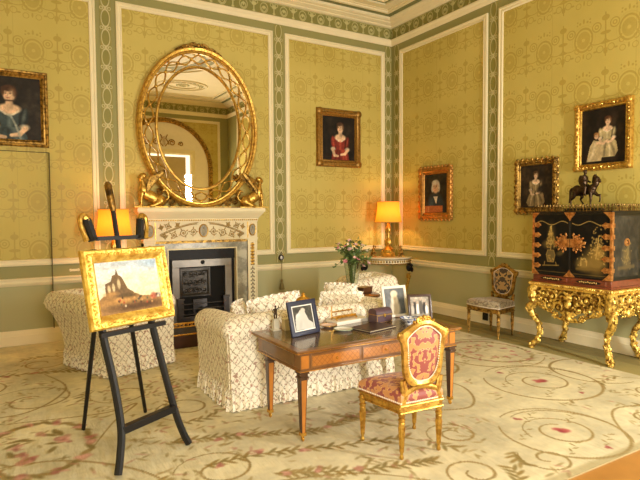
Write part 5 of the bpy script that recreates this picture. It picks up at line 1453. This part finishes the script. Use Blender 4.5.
b = MB(); b.prism(poly, -SDp/2+.04, -SDp/2+.055); b.build('apron_board', GOLDD, stand)
for s in (-1, 1):
    b = MB(); put = lambda y, z, d: (s*(SW/2-.035)+s*d, y, z); it = []
    for g in (-1, 1):
        for (cx, cz, r, a0, t, th) in ((.07, .71, .065, 1.2, 1.4, .016), (.18, .69, .06, 3.0, -1.4, .015), (.10, .59, .055, 2.2, -1.3, .014), (.20, .61, .04, 1.0, 1.2, .012)): it.append((g*cx, cz, r, a0 if g > 0 else math.pi-a0, t*g, th))
    scrollwork(b, put, it, 8+s); b.ell(put(0, .57, .02), (.03, .04, .06))
    b.build('side_apron', GOLDC, stand)
    b = MB(); b.prism([(-.27, .80), (.27, .80), (.27, .66), (.1, .57), (-.1, .57), (-.27, .66)], s*(SW/2-.055), s*(SW/2-.04), 'x'); b.build('apron_board', GOLDD, stand)
for (sx, sy) in ((-1, -1), (1, -1), (-1, 1), (1, 1)):
    bx, by = sx*(SW/2-.055), sy*(SDp/2-.055)
    d = lambda o_, z: (bx+sx*o_*.92, by+sy*o_*.55, z)
    b = MB(); P = smoothpath([d(-.02, .80), d(.025, .74), d(.015, .66), d(.0, .585), d(.05, .52), d(.03, .44), d(-.035, .34), d(-.055, .24), d(-.04, .14), d(.0, .07), d(.03, .03)], 6)
    n = len(P); rad = [.056-.020*(i/n)+.012*math.sin(6.5*i/n+.4) for i in range(n)]
    b.tube(P, rad, 10)
    r = random.Random(int(20+sx*3+sy))
    for k in range(46):
        i = int(k/46*(n-1)); p = P[i]; a = r.uniform(0, 6.28); q = rad[i]*.95
        b.ell((p.x+q*math.cos(a), p.y+q*math.sin(a), p.z+r.uniform(-.01, .01)), (.017, .017, .026), Matrix.Rotation(r.uniform(-.8, .8), 3, 'Y'), 6, 4)
    for (o_, z, rd) in ((.05, .75, .042), (.07, .53, .045), (.03, .05, .04), (-.02, .12, .03)):
        c = d(o_, z); b.tube([(c[0]+sx*.9*rd*t_/16*math.cos(t_*.75), c[1]+sy*.5*rd*t_/16*math.cos(t_*.75), c[2]+rd*t_/16*math.sin(t_*.75)) for t_ in range(17)], .014, 6); b.ell(c, (.024,)*3, None, 7, 5)
    b.lathe([(.03, 0), (.036, .006), (.034, .02), (.026, .03)], d(.03, 0), 12)
    b.build('leg', GOLDC, stand)

CABW, CABD, CZ0, CZ1 = .99, .60, .0, .86
cab = thing('lacquer_cabinet', 'black lacquer cabinet with copper mounts standing on the carved gilt stand', 'cabinet', (6.03, 3.875, .0145+ST), R_(-90))
RED = M('red_brown_lacquer', (120, 58, 34), .3, 0, .25, 12, coat=.3)
b = MB(); b.box(-CABW/2, CABW/2, -CABD/2+.03, CABD/2, .095, CZ1); b.box(-CABW/2-.012, CABW/2+.012, -CABD/2-.005, CABD/2, CZ1-.012, CZ1+.012); b.build('carcass', BLACK, cab, bevel=.003)
b = MB(); b.box(-CABW/2-.018, CABW/2+.018, -CABD/2-.012, CABD/2, 0, .022); b.box(-CABW/2-.006, CABW/2+.006, -CABD/2+.004, CABD/2, .022, .095); b.build('base_plinth', RED, cab, bevel=.003)
LG, LG2 = (170, 138, 70), (200, 166, 92)
def lacq(w, h, seed, kind):
    c = Canvas(w, h, int(w*170), int(h*170), (15, 13, 11), -w/2, 0); r = random.Random(seed); c.mottle(.35, 6, seed)
    if kind == 'vase':
        c.ell(0, h*.62, .05, .15, (96, 80, 44), 0, .6, .8); c.ell(-.06, h*.5, .06, .05, (110, 90, 48), .3, .5, .8); c.ell(.06, h*.52, .06, .05, (110, 90, 48), -.3, .5, .8)
        for k in range(110): a = r.uniform(-.9, .9); t = r.random(); c.ell(-.01+a*.11*(1-t)*.9, h*.44+t*h*.36, .014, .007, r.choice([LG, LG2, (120, 100, 56)]), a*2, .4, .85)
        c.line([(-.01, h*.4), (-.0, h*.82)], .004, LG2, .9); c.poly([(-.05, h*.40), (.03, h*.40), (.05, h*.32), (.03, h*.20), (-.05, h*.20), (-.07, h*.32)], (104, 90, 54)); c.line([(-.05, h*.4), (.03, h*.4), (.05, h*.32), (.03, h*.2), (-.05, h*.2), (-.07, h*.32), (-.05, h*.4)], .004, LG, .9)
        for k in range(7): c.ell(-.01+r.uniform(-.05, .05), h*.3+r.uniform(-.06, .06), .01, .01, LG, 0, .4, .8)
        c.line([(-.12, h*.13), (.1, h*.15)], .006, LG, .8); c.line([(-.09, h*.2), (-.1, h*.13)], .004, LG); c.line([(.06, h*.2), (.07, h*.14)], .004, LG); c.ell(.12, h*.36, .05, .03, (110, 92, 50), .4, .5, .8)
    elif kind == 'land':
        c.ell(.08, h*.26, .13, .15, (140, 114, 56), .2, .5, .95); c.ell(.12, h*.42, .06, .09, LG, .1, .5, .7); c.ell(-.07, h*.2, .085, .075, (146, 120, 62), 0, .5, .95); c.line([(-.15, h*.12), (.16, h*.14)], .016, (120, 96, 46), .8)
        for k in range(90): c.ell(.1+r.gauss(0, .045), h*.5+r.gauss(0, .09), .012, .007, r.choice([LG, LG2]), r.uniform(0, 3), .4, .8)
        c.line([(.08, h*.3), (.11, h*.66)], .005, LG2, .9)
        for k in range(16): c.ell(-.08+r.gauss(0, .04), h*.27+r.gauss(0, .03), .011, .006, LG2, r.uniform(0, 3), .4, .8)
        c.line([(-.1, h*.18), (-.1, h*.27), (-.06, h*.3), (-.03, h*.26), (-.03, h*.18)], .004, LG2)
    else:
        c.A[:] = (56, 52, 42); c.mottle(.3, 5, seed); c.ell(0, h*.32, .07, .12, (116, 96, 54), 0, .6, .7); c.ell(.03, h*.45, .02, .09, (120, 104, 64), 0, .5, .7); c.line([(-.15, h*.14), (.15, h*.16)], .02, (100, 84, 50), .7)
        for k in range(30): c.ell(r.gauss(0, .05), h*.36+r.gauss(0, .08), .012, .008, (130, 110, 64), r.uniform(0, 3), .4, .7)
    # arched top border line
    if kind != 'side':
        P = [(-w/2+.012+(w-.024)*k/40, h*.86+.022*math.sin(2*math.pi*(k/40)*1.5+(0 if kind == 'vase' else math.pi*1.0))) for k in range(41)]; c.line(P, .003, LG2, .9)
        c.line([(-w/2+.014, h*.03), (w/2-.014, h*.03)], .003, LG, .7)
    return c
dw = CABW/2-.012; dh = CZ1-.012-.105
for s, kind in ((-1, 'vase'), (1, 'land')):
    b = MB(); x0, x1 = (-CABW/2+.01, -.002) if s < 0 else (.002, CABW/2-.01)
    b.box(x0, x1, -CABD/2, -CABD/2+.028, .105, CZ1-.014); d = b.build('door', BLACK, cab, bevel=.002)
    c = lacq(dw-.03, dh-.03, 30+s, kind); c.mesh('gilt_decoration', LACQ, d, 'xz', ((x0+x1)/2, -CABD/2-.0012, .12), 0)
    for k in range(5):
        z = .21+k*.125; hx_ = s*(CABW/2-.004)
        b = MB(); b.box(hx_, hx_-s*.055, -CABD/2-.010, -CABD/2-.001, z-.026, z+.026); b.ell((hx_-s*.06, -CABD/2-.005, z), (.028, .007, .034), None, 8, 6); b.ell((hx_-s*.088, -CABD/2-.005, z), (.016, .006, .014), None, 7, 5)
        b.box(hx_+s*.012, hx_, -CABD/2-.012, -CABD/2+.06, z-.024, z+.024); b.build('hinge', COPPER, d)
    # pierced lock plate: half on each door
    b = MB(); cz = .50; rr = random.Random(2)
    b.box(s*.004, s*.055, -CABD/2-.009, -CABD/2-.001, cz-.05, cz+.05)
    for k in range(14):
        a = -math.pi/2+math.pi*k/13; rad = .115 if k % 2 else .085
        x, z = s*(.05+rad*1.2*math.cos(a)), cz+rad*.9*math.sin(a)
        b.ell((x, -CABD/2-.006, z), (.018, .007, .012), Matrix.Rotation(-a*s, 3, 'Y'), 7, 5); b.ell((x*.8, -CABD/2-.006, (z-cz)*.75+cz+.012), .009, None, 6, 4); b.tube([(s*.045, -CABD/2-.005, cz), (x, -CABD/2-.005, z)], .006, 5)
    b.ell((s*.18, -CABD/2-.006, cz), (.022, .007, .014), None, 7, 5); b.build('lock_plate', COPPER, d)
    # drawer with black cartouche in the plinth
    b = MB(); b.box(s*.03, s*(CABW/2-.05), -CABD/2-.004, -CABD/2+.03, .032, .086); dr = b.build('drawer', RED, cab, bevel=.003)
    b = MB(); cx = s*(CABW/4-.01); b.prism([(cx+.15*math.cos(t*.2618)*(1 if abs(math.cos(t*.2618)) > .3 else 1), .059+.022*math.sin(t*.2618)) for t in range(24)], -CABD/2-.007, -CABD/2-.003); b.build('black_cartouche', BLACK, dr)
    b = MB()
    for k in range(9): b.ell((cx-.10+k*.025, -CABD/2-.009, .059+.004*math.sin(k*2)), (.012, .005, .008), Matrix.Rotation(k, 3, 'Y'), 6, 4)
    b.build('shell_inlay', M('shell_inlay_%d' % (s+2), (214, 180, 110), .35, .2), dr)
for s in (-1, 1):
    c = lacq(CABD-.10, dh-.06, 40+s, 'side'); o = c.mesh('side_panel', LACQ, cab, 'xz', None, 0)
    o.location = (s*(CABW/2+.0015), .0, .135); o.rotation_euler = (0, 0, R_(90*s))
    b = MB(); b.M = Matrix.Translation((s*(CABW/2+.002), 0, .52)) @ Matrix.Rotation(R_(90*s), 4, 'Z'); b.ring(.035, .035, [(-.01, 0), (-.01, .01), (.008, .012), (.012, 0)], (0, 0, 0), 20); b.ell((0, -.004, 0), (.014, .01, .014)); b.build('side_handle', COPPER, cab)
def mount(name, poly):
    b = MB(); b.prism(poly, -CABD/2-.009, -CABD/2-.001); b.build(name, COPPER, cab)
for (x, z, sx, sz) in ((-CABW/2, CZ1, 1, -1), (CABW/2, CZ1, -1, -1), (-CABW/2, .1, 1, 1), (CABW/2, .1, -1, 1)):
    mount('corner_mount', [(x, z), (x+sx*.09, z), (x+sx*.055, z+sz*.03), (x+sx*.03, z+sz*.055), (x, z+sz*.09)])
mount('centre_mount', [(-.075, CZ1), (.075, CZ1), (.05, CZ1-.035), (.025, CZ1-.06), (0, CZ1-.10), (-.025, CZ1-.06), (-.05, CZ1-.035)])
mount('centre_mount', [(-.075, .1), (.075, .1), (.05, .125), (.022, .15), (0, .185), (-.022, .15), (-.05, .125)])
for x in (-CABW/2-.002, CABW/2+.002):
    b = MB(); b.box(x-.012, x+.012, -CABD/2-.008, -CABD/2+.03, .1, CZ1); b.build('edge_mount', COPPER, cab)
b = MB()
gz = CZ1+.012
def gallery(ax, ay, bx, by):
    L = math.hypot(bx-ax, by-ay); n = int(L/.042)
    for k in range(n+1):
        x, y = ax+(bx-ax)*k/n, ay+(by-ay)*k/n; b.tube([(x, y, gz), (x, y, gz+.06)], .006, 5); b.ell((x, y, gz+.07), (.010, .010, .014), None, 6, 4)
    b.tube([(ax, ay, gz+.035), (bx, by, gz+.035)], .0028, 5); b.tube([(ax, ay, gz+.005), (bx, by, gz+.005)], .004, 5)
e = .0
gallery(-CABW/2, -CABD/2+.02, CABW/2, -CABD/2+.02); gallery(-CABW/2, -CABD/2+.02, -CABW/2, CABD/2-.02); gallery(CABW/2, -CABD/2+.02, CABW/2, CABD/2-.02); gallery(-CABW/2, CABD/2-.02, CABW/2, CABD/2-.02)
b.build('brass_gallery', goldmat('tarnished_brass', (150,118,62), (70,52,28), .45), cab)

# ---- bronze horse and rider on the cabinet (walks to the right in the picture)
hs = thing('bronze_statuette', 'dark bronze statuette of a rider on a walking horse on top of the cabinet', 'statuette', (6.02, 3.885, .0155+ST+.872), R_(-90)); hs.scale = (1.16, 1.16, 1.16)
b = MB(); b.box(-.185, .185, -.07, .07, 0, .028); b.box(-.175, .175, -.06, .06, .028, .036); b.build('base', BLACK, hs, bevel=.003)
b = MB(); B0 = .036
b.ell((-.01, 0, B0+.175), (.105, .042, .044), None, 14, 10); b.ell((-.085, 0, B0+.18), (.055, .048, .058), None, 12, 9); b.ell((.07, 0, B0+.178), (.048, .043, .056), None, 12, 9)
b.tube(smoothpath([(.075, 0, B0+.19), (.115, 0, B0+.235), (.125, 0, B0+.285), (.118, 0, B0+.305)]), [.040]*4+[.031]*6+[.025]*5+[.021]*4, 10)
b.tube(smoothpath([(.108, 0, B0+.308), (.14, 0, B0+.293), (.168, 0, B0+.252)]), [.021]*4+[.019]*3+[.015]*3+[.012]*3, 8); b.ell((.112, .012, B0+.33), (.006, .004, .014)); b.ell((.112, -.012, B0+.33), (.006, .004, .014))
b.tube(smoothpath([(.09, 0, B0+.25), (.10, 0, B0+.31), (.115, 0, B0+.33)]), .016, 7)
def hleg(P, r): b.tube(smoothpath([(p[0], p[2], B0+p[1]) for p in P], 5), [r[0]+(r[1]-r[0])*min(1, i/11) for i in range((len(P)-1)*5+1)], 8)
hleg([(.075, .16, -.022), (.082, .10, -.024), (.078, .055, -.024), (.078, .012, -.024), (.090, .006, -.024)], (.021, .008))
hleg([(.08, .165, .024), (.128, .125, .024), (.150, .128, .024), (.150, .075, .024), (.140, .055, .024)], (.021, .008))
hleg([(-.095, .17, -.024), (-.108, .115, -.024), (-.135, .085, -.024), (-.140, .04, -.024), (-.150, .010, -.024), (-.138, .004, -.024)], (.029, .0085))
hleg([(-.08, .17, .024), (-.045, .12, .024), (-.06, .085, .024), (-.03, .04, .024), (-.022, .010, .024), (-.008, .004, .024)], (.029, .0085))
b.tube(smoothpath([(-.135, 0, B0+.205), (-.16, 0, B0+.18), (-.162, 0, B0+.11), (-.168, 0, B0+.05)]), .014, 7)
b.build('horse', BRONZE, hs, remesh=.0035)
b = MB()
b.ell((-.012, 0, B0+.238), (.036, .036, .03)); b.tube([(-.012, 0, B0+.24), (-.010, 0, B0+.28), (-.008, 0, B0+.315)], [.034, .036, .030], 10); b.ell((-.006, 0, B0+.322), (.026, .042, .018)); b.tube([(-.004, 0, B0+.33), (0, 0, B0+.35)], .013, 8); b.ell((.003, 0, B0+.366), (.019, .017, .024)); b.ell((-.002, 0, B0+.380), (.022, .022, .012))
for s in (-1, 1):
    b.tube([(-.01, s*.03, B0+.235), (.04, s*.055, B0+.205), (.03, s*.055, B0+.14), (.048, s*.055, B0+.125)], [.023, .02, .014, .012], 8)
b.tube([(-.005, -.042, B0+.322), (.015, -.052, B0+.285), (.055, -.03, B0+.27)], [.014, .012, .010], 7); b.tube([(-.005, .042, B0+.322), (-.01, .055, B0+.28), (.035, .04, B0+.262)], [.014, .012, .010], 7)
b.ell((-.045, 0, B0+.285), (.02, .035, .055)); b.build('rider', BRONZE, hs, remesh=.004)

# ================================================================== CORNER TABLE, LAMPS, FIGURES
ct = thing('console_table', 'marble-topped half-round console table in the corner with dark ram-head legs', 'table', (5.98, 7.66, CZ), R_(-45))
R0 = .45; TH = .945
def half(r): return [(r*math.cos(math.pi+math.pi*k/28), r*math.sin(math.pi+math.pi*k/28)) for k in range(29)]
b = MB(); b.prism(half(R0), TH-.025, TH, 'z'); b.build('marble_top', STATUARY, ct, bevel=.006)
b = MB(); b.prism(half(R0-.03), TH-.115, TH-.025, 'z'); fz_ = b.build('frieze', CREAMD, ct)
b = MB()
for k in range(27):
    a = math.pi+math.pi*(k+.5)/27; b.ell(((R0-.028)*math.cos(a), (R0-.028)*math.sin(a), TH-.068), (.016, .016, .02), None, 7, 5)
for z in (TH-.032, TH-.108): b.tube([(p[0]*1.0, p[1]*1.0, z) for p in half(R0-.024)], .009, 6)
b.build('gilt_guilloche', GOLDD, fz_)
RAM = M('dark_bronze_ram', (36, 34, 36), .4, .6, .3, 30)
for a in (R_(184), R_(356)):
    cx, cy = (R0-.06)*math.cos(a), (R0-.06)*math.sin(a); ox, oy = math.cos(a), math.sin(a)
    b = MB(); b.tube([(cx, cy, TH-.30), (cx, cy, TH-.4), (cx-ox*.05, cy-oy*.05, .3), (cx-ox*.02, cy-oy*.02, .05), (cx+ox*.02, cy+oy*.02, .04), (cx+ox*.03, cy+oy*.03, .026)], [.04, .03, .022, .018, .022, .022], 10); b.lathe([(.04, 0), (.045, .03), (.03, .05), (.04, .08)], (cx, cy, TH-.38), 12); lg = b.build('leg', GOLD, ct)
    b = MB(); b.ell((cx+ox*.01, cy+oy*.01, TH-.19), (.055, .055, .075), None, 10, 8); b.ell((cx+ox*.06, cy+oy*.06, TH-.23), (.03, .03, .045), None, 8, 6)
    px, py = -oy, ox
    for s in (-1, 1): b.tube([(cx+ox*.02+s*px*(.055+.01*t/6)+ox*.04*math.cos(t*.6), cy+oy*.02+s*py*(.055+.01*t/6)+oy*.04*math.cos(t*.6), TH-.18+.045*math.sin(t*.6)) for t in range(10)], [.018-.001*t for t in range(10)], 7)
    b.build('ram_head', RAM, lg)
def lamp(label, loc, rot=0, hs_=1.0):
    o = thing('table_lamp', label, 'lamp', loc, rot, 'lit gilt table lamps'); 
    b = MB(); b.lathe([(.125, 0), (.13, .012), (.115, .025), (.12, .035), (.09, .055), (.085, .075), (.098, .085), (.06, .11), (.04, .13), (.055, .15), (.06, .175), (.04, .21), (.026, .235), (.036, .26), (.030, .275), (.045, .31), (.05, .34), (.03, .375), (.022, .395), (.034, .41), (.02, .43), (.012, .44), (.012, .49), (0, .495)], seg=20)
    for k in range(3):
        a = k*2.094; b.ell((.10*math.cos(a), .10*math.sin(a), .05), (.035, .035, .03), None, 8, 6); b.ell((.055*math.cos(a), .055*math.sin(a), .17), (.02, .02, .045), None, 7, 5); b.ell((.045*math.cos(a), .045*math.sin(a), .32), (.016, .016, .035), None, 7, 5)
    b.v = [(p[0], p[1], p[2]*1.5) for p in b.v]
    b.build('gilt_stand', GOLD, o)
    zb, zt = .62, .985
    b = MB(); N = 40; vs = []; fs = []; lv = 10
    for j in range(lv+1):
        t = j/lv; r = .240-.045*t-.012*math.sin(math.pi*t)
        for i in range(N): a = 2*math.pi*i/N; q = r*(1+.008*math.cos(a*20)); vs.append((q*math.cos(a), q*math.sin(a), zb+(zt-zb)*t))
    for j in range(lv):
        for i in range(N): i2 = (i+1) % N; fs.append((j*N+i, j*N+i2, (j+1)*N+i2, (j+1)*N+i))
    b.add(vs, fs); b.build('lamp_shade', SHADE, o, flipfix=False)
    b = MB()
    for (r, z) in ((.242, zb), (.196, zt)): b.tube([(r*math.cos(2*math.pi*k/N), r*math.sin(2*math.pi*k/N), z) for k in range(N)], .006, 6, closed=True)
    for k in range(3): a = k*2.094; b.tube([(0, 0, zt-.03), (.19*math.cos(a), .19*math.sin(a), zt)], .003, 5)
    b.tube([(0, 0, .70), (0, 0, zt-.02)], .004, 5)
    b.build('shade_trim', M('amber_braid', (214, 160, 70), .8), o)
    l = bpy.data.lights.new('lamp_bulb', 'POINT'); l.energy = LAMP_W; l.color = (1.0, .62, .24); l.shadow_soft_size = .045
    lo = bpy.data.objects.new('lamp_bulb', l); COL.objects.link(lo); lo.parent = o; lo.location = (0, 0, .80)
    return o
LAMP_W = 13
lamp('lit gilt table lamp with yellow shade on the corner console table', (5.98, 7.62, TH+CZ), .3)
lamp('lit gilt table lamp with yellow shade behind the easel', (1.31, 7.66, .82), .0)
def figurine(label, loc, rot, m=1):
    o = thing('figurine', label, 'figurine', loc, rot, 'gilt figures on the console table')
    b = MB(); b.box(-.055, .055, -.05, .05, 0, .018); b.lathe([(.045, .018), (.04, .035), (.045, .045)], seg=14); b.build('base', GOLDD, o, bevel=.003)
    b = MB(); b.ell((0, 0, .07), (.042, .036, .034)); b.ell((.006*m, 0, .115), (.03, .025, .045)); b.tube([(.0, -.02, .07), (.035*m, -.03, .085), (.03*m, -.03, .045)], [.018, .015, .012], 7); b.tube([(.0, .02, .07), (.04*m, .025, .07), (.05*m, .02, .05)], [.018, .015, .012], 7)
    b.tube([(.01*m, 0, .15), (.012*m, 0, .17)], .011, 7); b.ell((.014*m, 0, .187), (.019, .018, .022)); b.tube([(.01*m, -.028, .14), (.035*m, -.04, .12), (.05*m, -.02, .135)], [.012, .01, .008], 6); b.tube([(.01*m, .028, .14), (.03*m, .042, .16), (.04*m, .035, .205)], [.012, .01, .008], 6)
    b.build('figure', GOLDD, o, remesh=.0045)
figurine('small gilt seated figure left of the corner lamp', (5.72, 7.735, TH+CZ), R_(-60), 1)
figurine('small gilt seated figure right of the corner lamp', (6.10, 7.40, TH+CZ), R_(-30), -1)

# ---- small table carrying the lamp behind the easel, table with vase behind the sofa
def round_table(label, loc, r, hgt, mat):
    o = thing('side_table', label, 'table', loc)
    b = MB(); b.lathe([(r-.02, hgt-.03), (r, hgt-.022), (r, hgt-.006), (r-.008, hgt)], seg=36); b.build('table_top', mat, o)
    b = MB(); b.lathe([(.05, .1), (.06, .14), (.03, .2), (.028, hgt*.5), (.05, hgt*.55), (.03, hgt*.62), (.035, hgt-.06), (.08, hgt-.03)], seg=16); b.build('pedestal', mat, o)
    for k in range(3):
        a = k*2.094+.5; b = MB(); b.tube(smoothpath([(.03*math.cos(a), .03*math.sin(a), .2), (.14*math.cos(a), .14*math.sin(a), .16), (.24*math.cos(a), .24*math.sin(a), .04), (.28*math.cos(a), .28*math.sin(a), .022)]), .02, 8); b.build('leg', mat, o)
    return o
round_table('small mahogany table behind the easel carrying a lit lamp', (1.31, 7.66, CZ), .30, .82-CZ, MAHOG)
round_table('small dark table with the flower vase behind the sofa', (3.78, 5.53, CZ), .34, .70, DARKW)
o = thing('wooden_box', 'small reddish wooden box beside the glass vase', 'box', (4.00, 5.60, CZ+.70), R_(20))
b = MB(); b.box(-.10, .10, -.06, .06, 0, .05); b.build('box', MAHOG, o, bevel=.003); b = MB(); b.box(-.105, .105, -.065, .065, .05, .068); b.build('lid', MAHOG, o, bevel=.003)
VX, VY, VZ = 3.68, 5.40, CZ+.70
o = thing('vase', 'tall clear glass vase holding pink flowers behind the sofa', 'vase', (VX, VY, VZ))
b = MB(); b.lathe([(.0, .0), (.075, .0), (.08, .008), (.03, .02), (.02, .04), (.022, .06), (.05, .10), (.07, .18), (.088, .30), (.108, .42), (.105, .422), (.084, .30), (.065, .18), (.045, .105), (0, .09)], seg=28); b.build('glass_body', GLASS, o)
fl = thing('flower_bouquet', 'loose bouquet of pink flowers and green leaves in the glass vase', 'flowers', (VX, VY, VZ+.20))
r = random.Random(21); stems = MB(); lv = MB(); lv2 = MB(); heads = []
for k in range(46):
    a = r.uniform(0, 6.28); sp = r.uniform(.03, .25)*(.75+.25*abs(math.cos(a))); z1 = r.uniform(.27, .55)-sp*.4
    if k % 6 == 0: z1 -= .08; sp *= 1.1
    tip = Vector((sp*math.cos(a), sp*math.sin(a), z1)); base = Vector((.02*math.cos(a), .02*math.sin(a), -.06)); mid = Vector((.06*math.cos(a), .055*math.sin(a), .24))
    P = smoothpath([base, mid, tip], 6); stems.tube(P, .0024, 5)
    for i in range(5, 13):
        for q in range(2):
            p = P[min(i, 12)]; d = Vector((r.uniform(-1, 1), r.uniform(-1, 1), r.uniform(-.3, .8))).normalized(); L = r.uniform(.035, .07); s_ = d.cross(Vector((r.random(), r.random(), 1))).normalized()*L*.24
            (lv if r.random() < .7 else lv2).add([p, p+d*L*.5+s_, p+d*L, p+d*L*.5-s_], [(0, 1, 2, 3)])
    heads.append(tip)
stems.build('stems', LEAF, fl); a_ = lv.build('foliage', LEAF, fl, smooth=0, flipfix=False); lv2.build('foliage', LEAF2, fl, smooth=0, flipfix=False)
for k, t in enumerate(heads[:24]):
    b = MB(); n = 7; R1 = r.uniform(.017, .034); ax = Vector((t.x*2, t.y*2, .35)).normalized(); q = Vector((0, 0, 1)).rotation_difference(ax).to_matrix()
    for lay in range(2):
        for i in range(n):
            a = 2*math.pi*i/n+lay*.4; m_ = q @ Matrix.Rotation(a, 3, 'Z') @ Matrix.Rotation(-.5-.4*lay, 3, 'Y'); c = m_ @ Vector((R1*(.6-.2*lay), 0, 0))
            b.ell(t+c, (R1*.55, R1*.34, R1*.10), m_, 7, 5)
    b.ell(t+ax*.006, R1*.22, None, 6, 4); b.build('blossom', [PINK, CREAMP, PINK, PINKD, PINK][k % 5], fl)
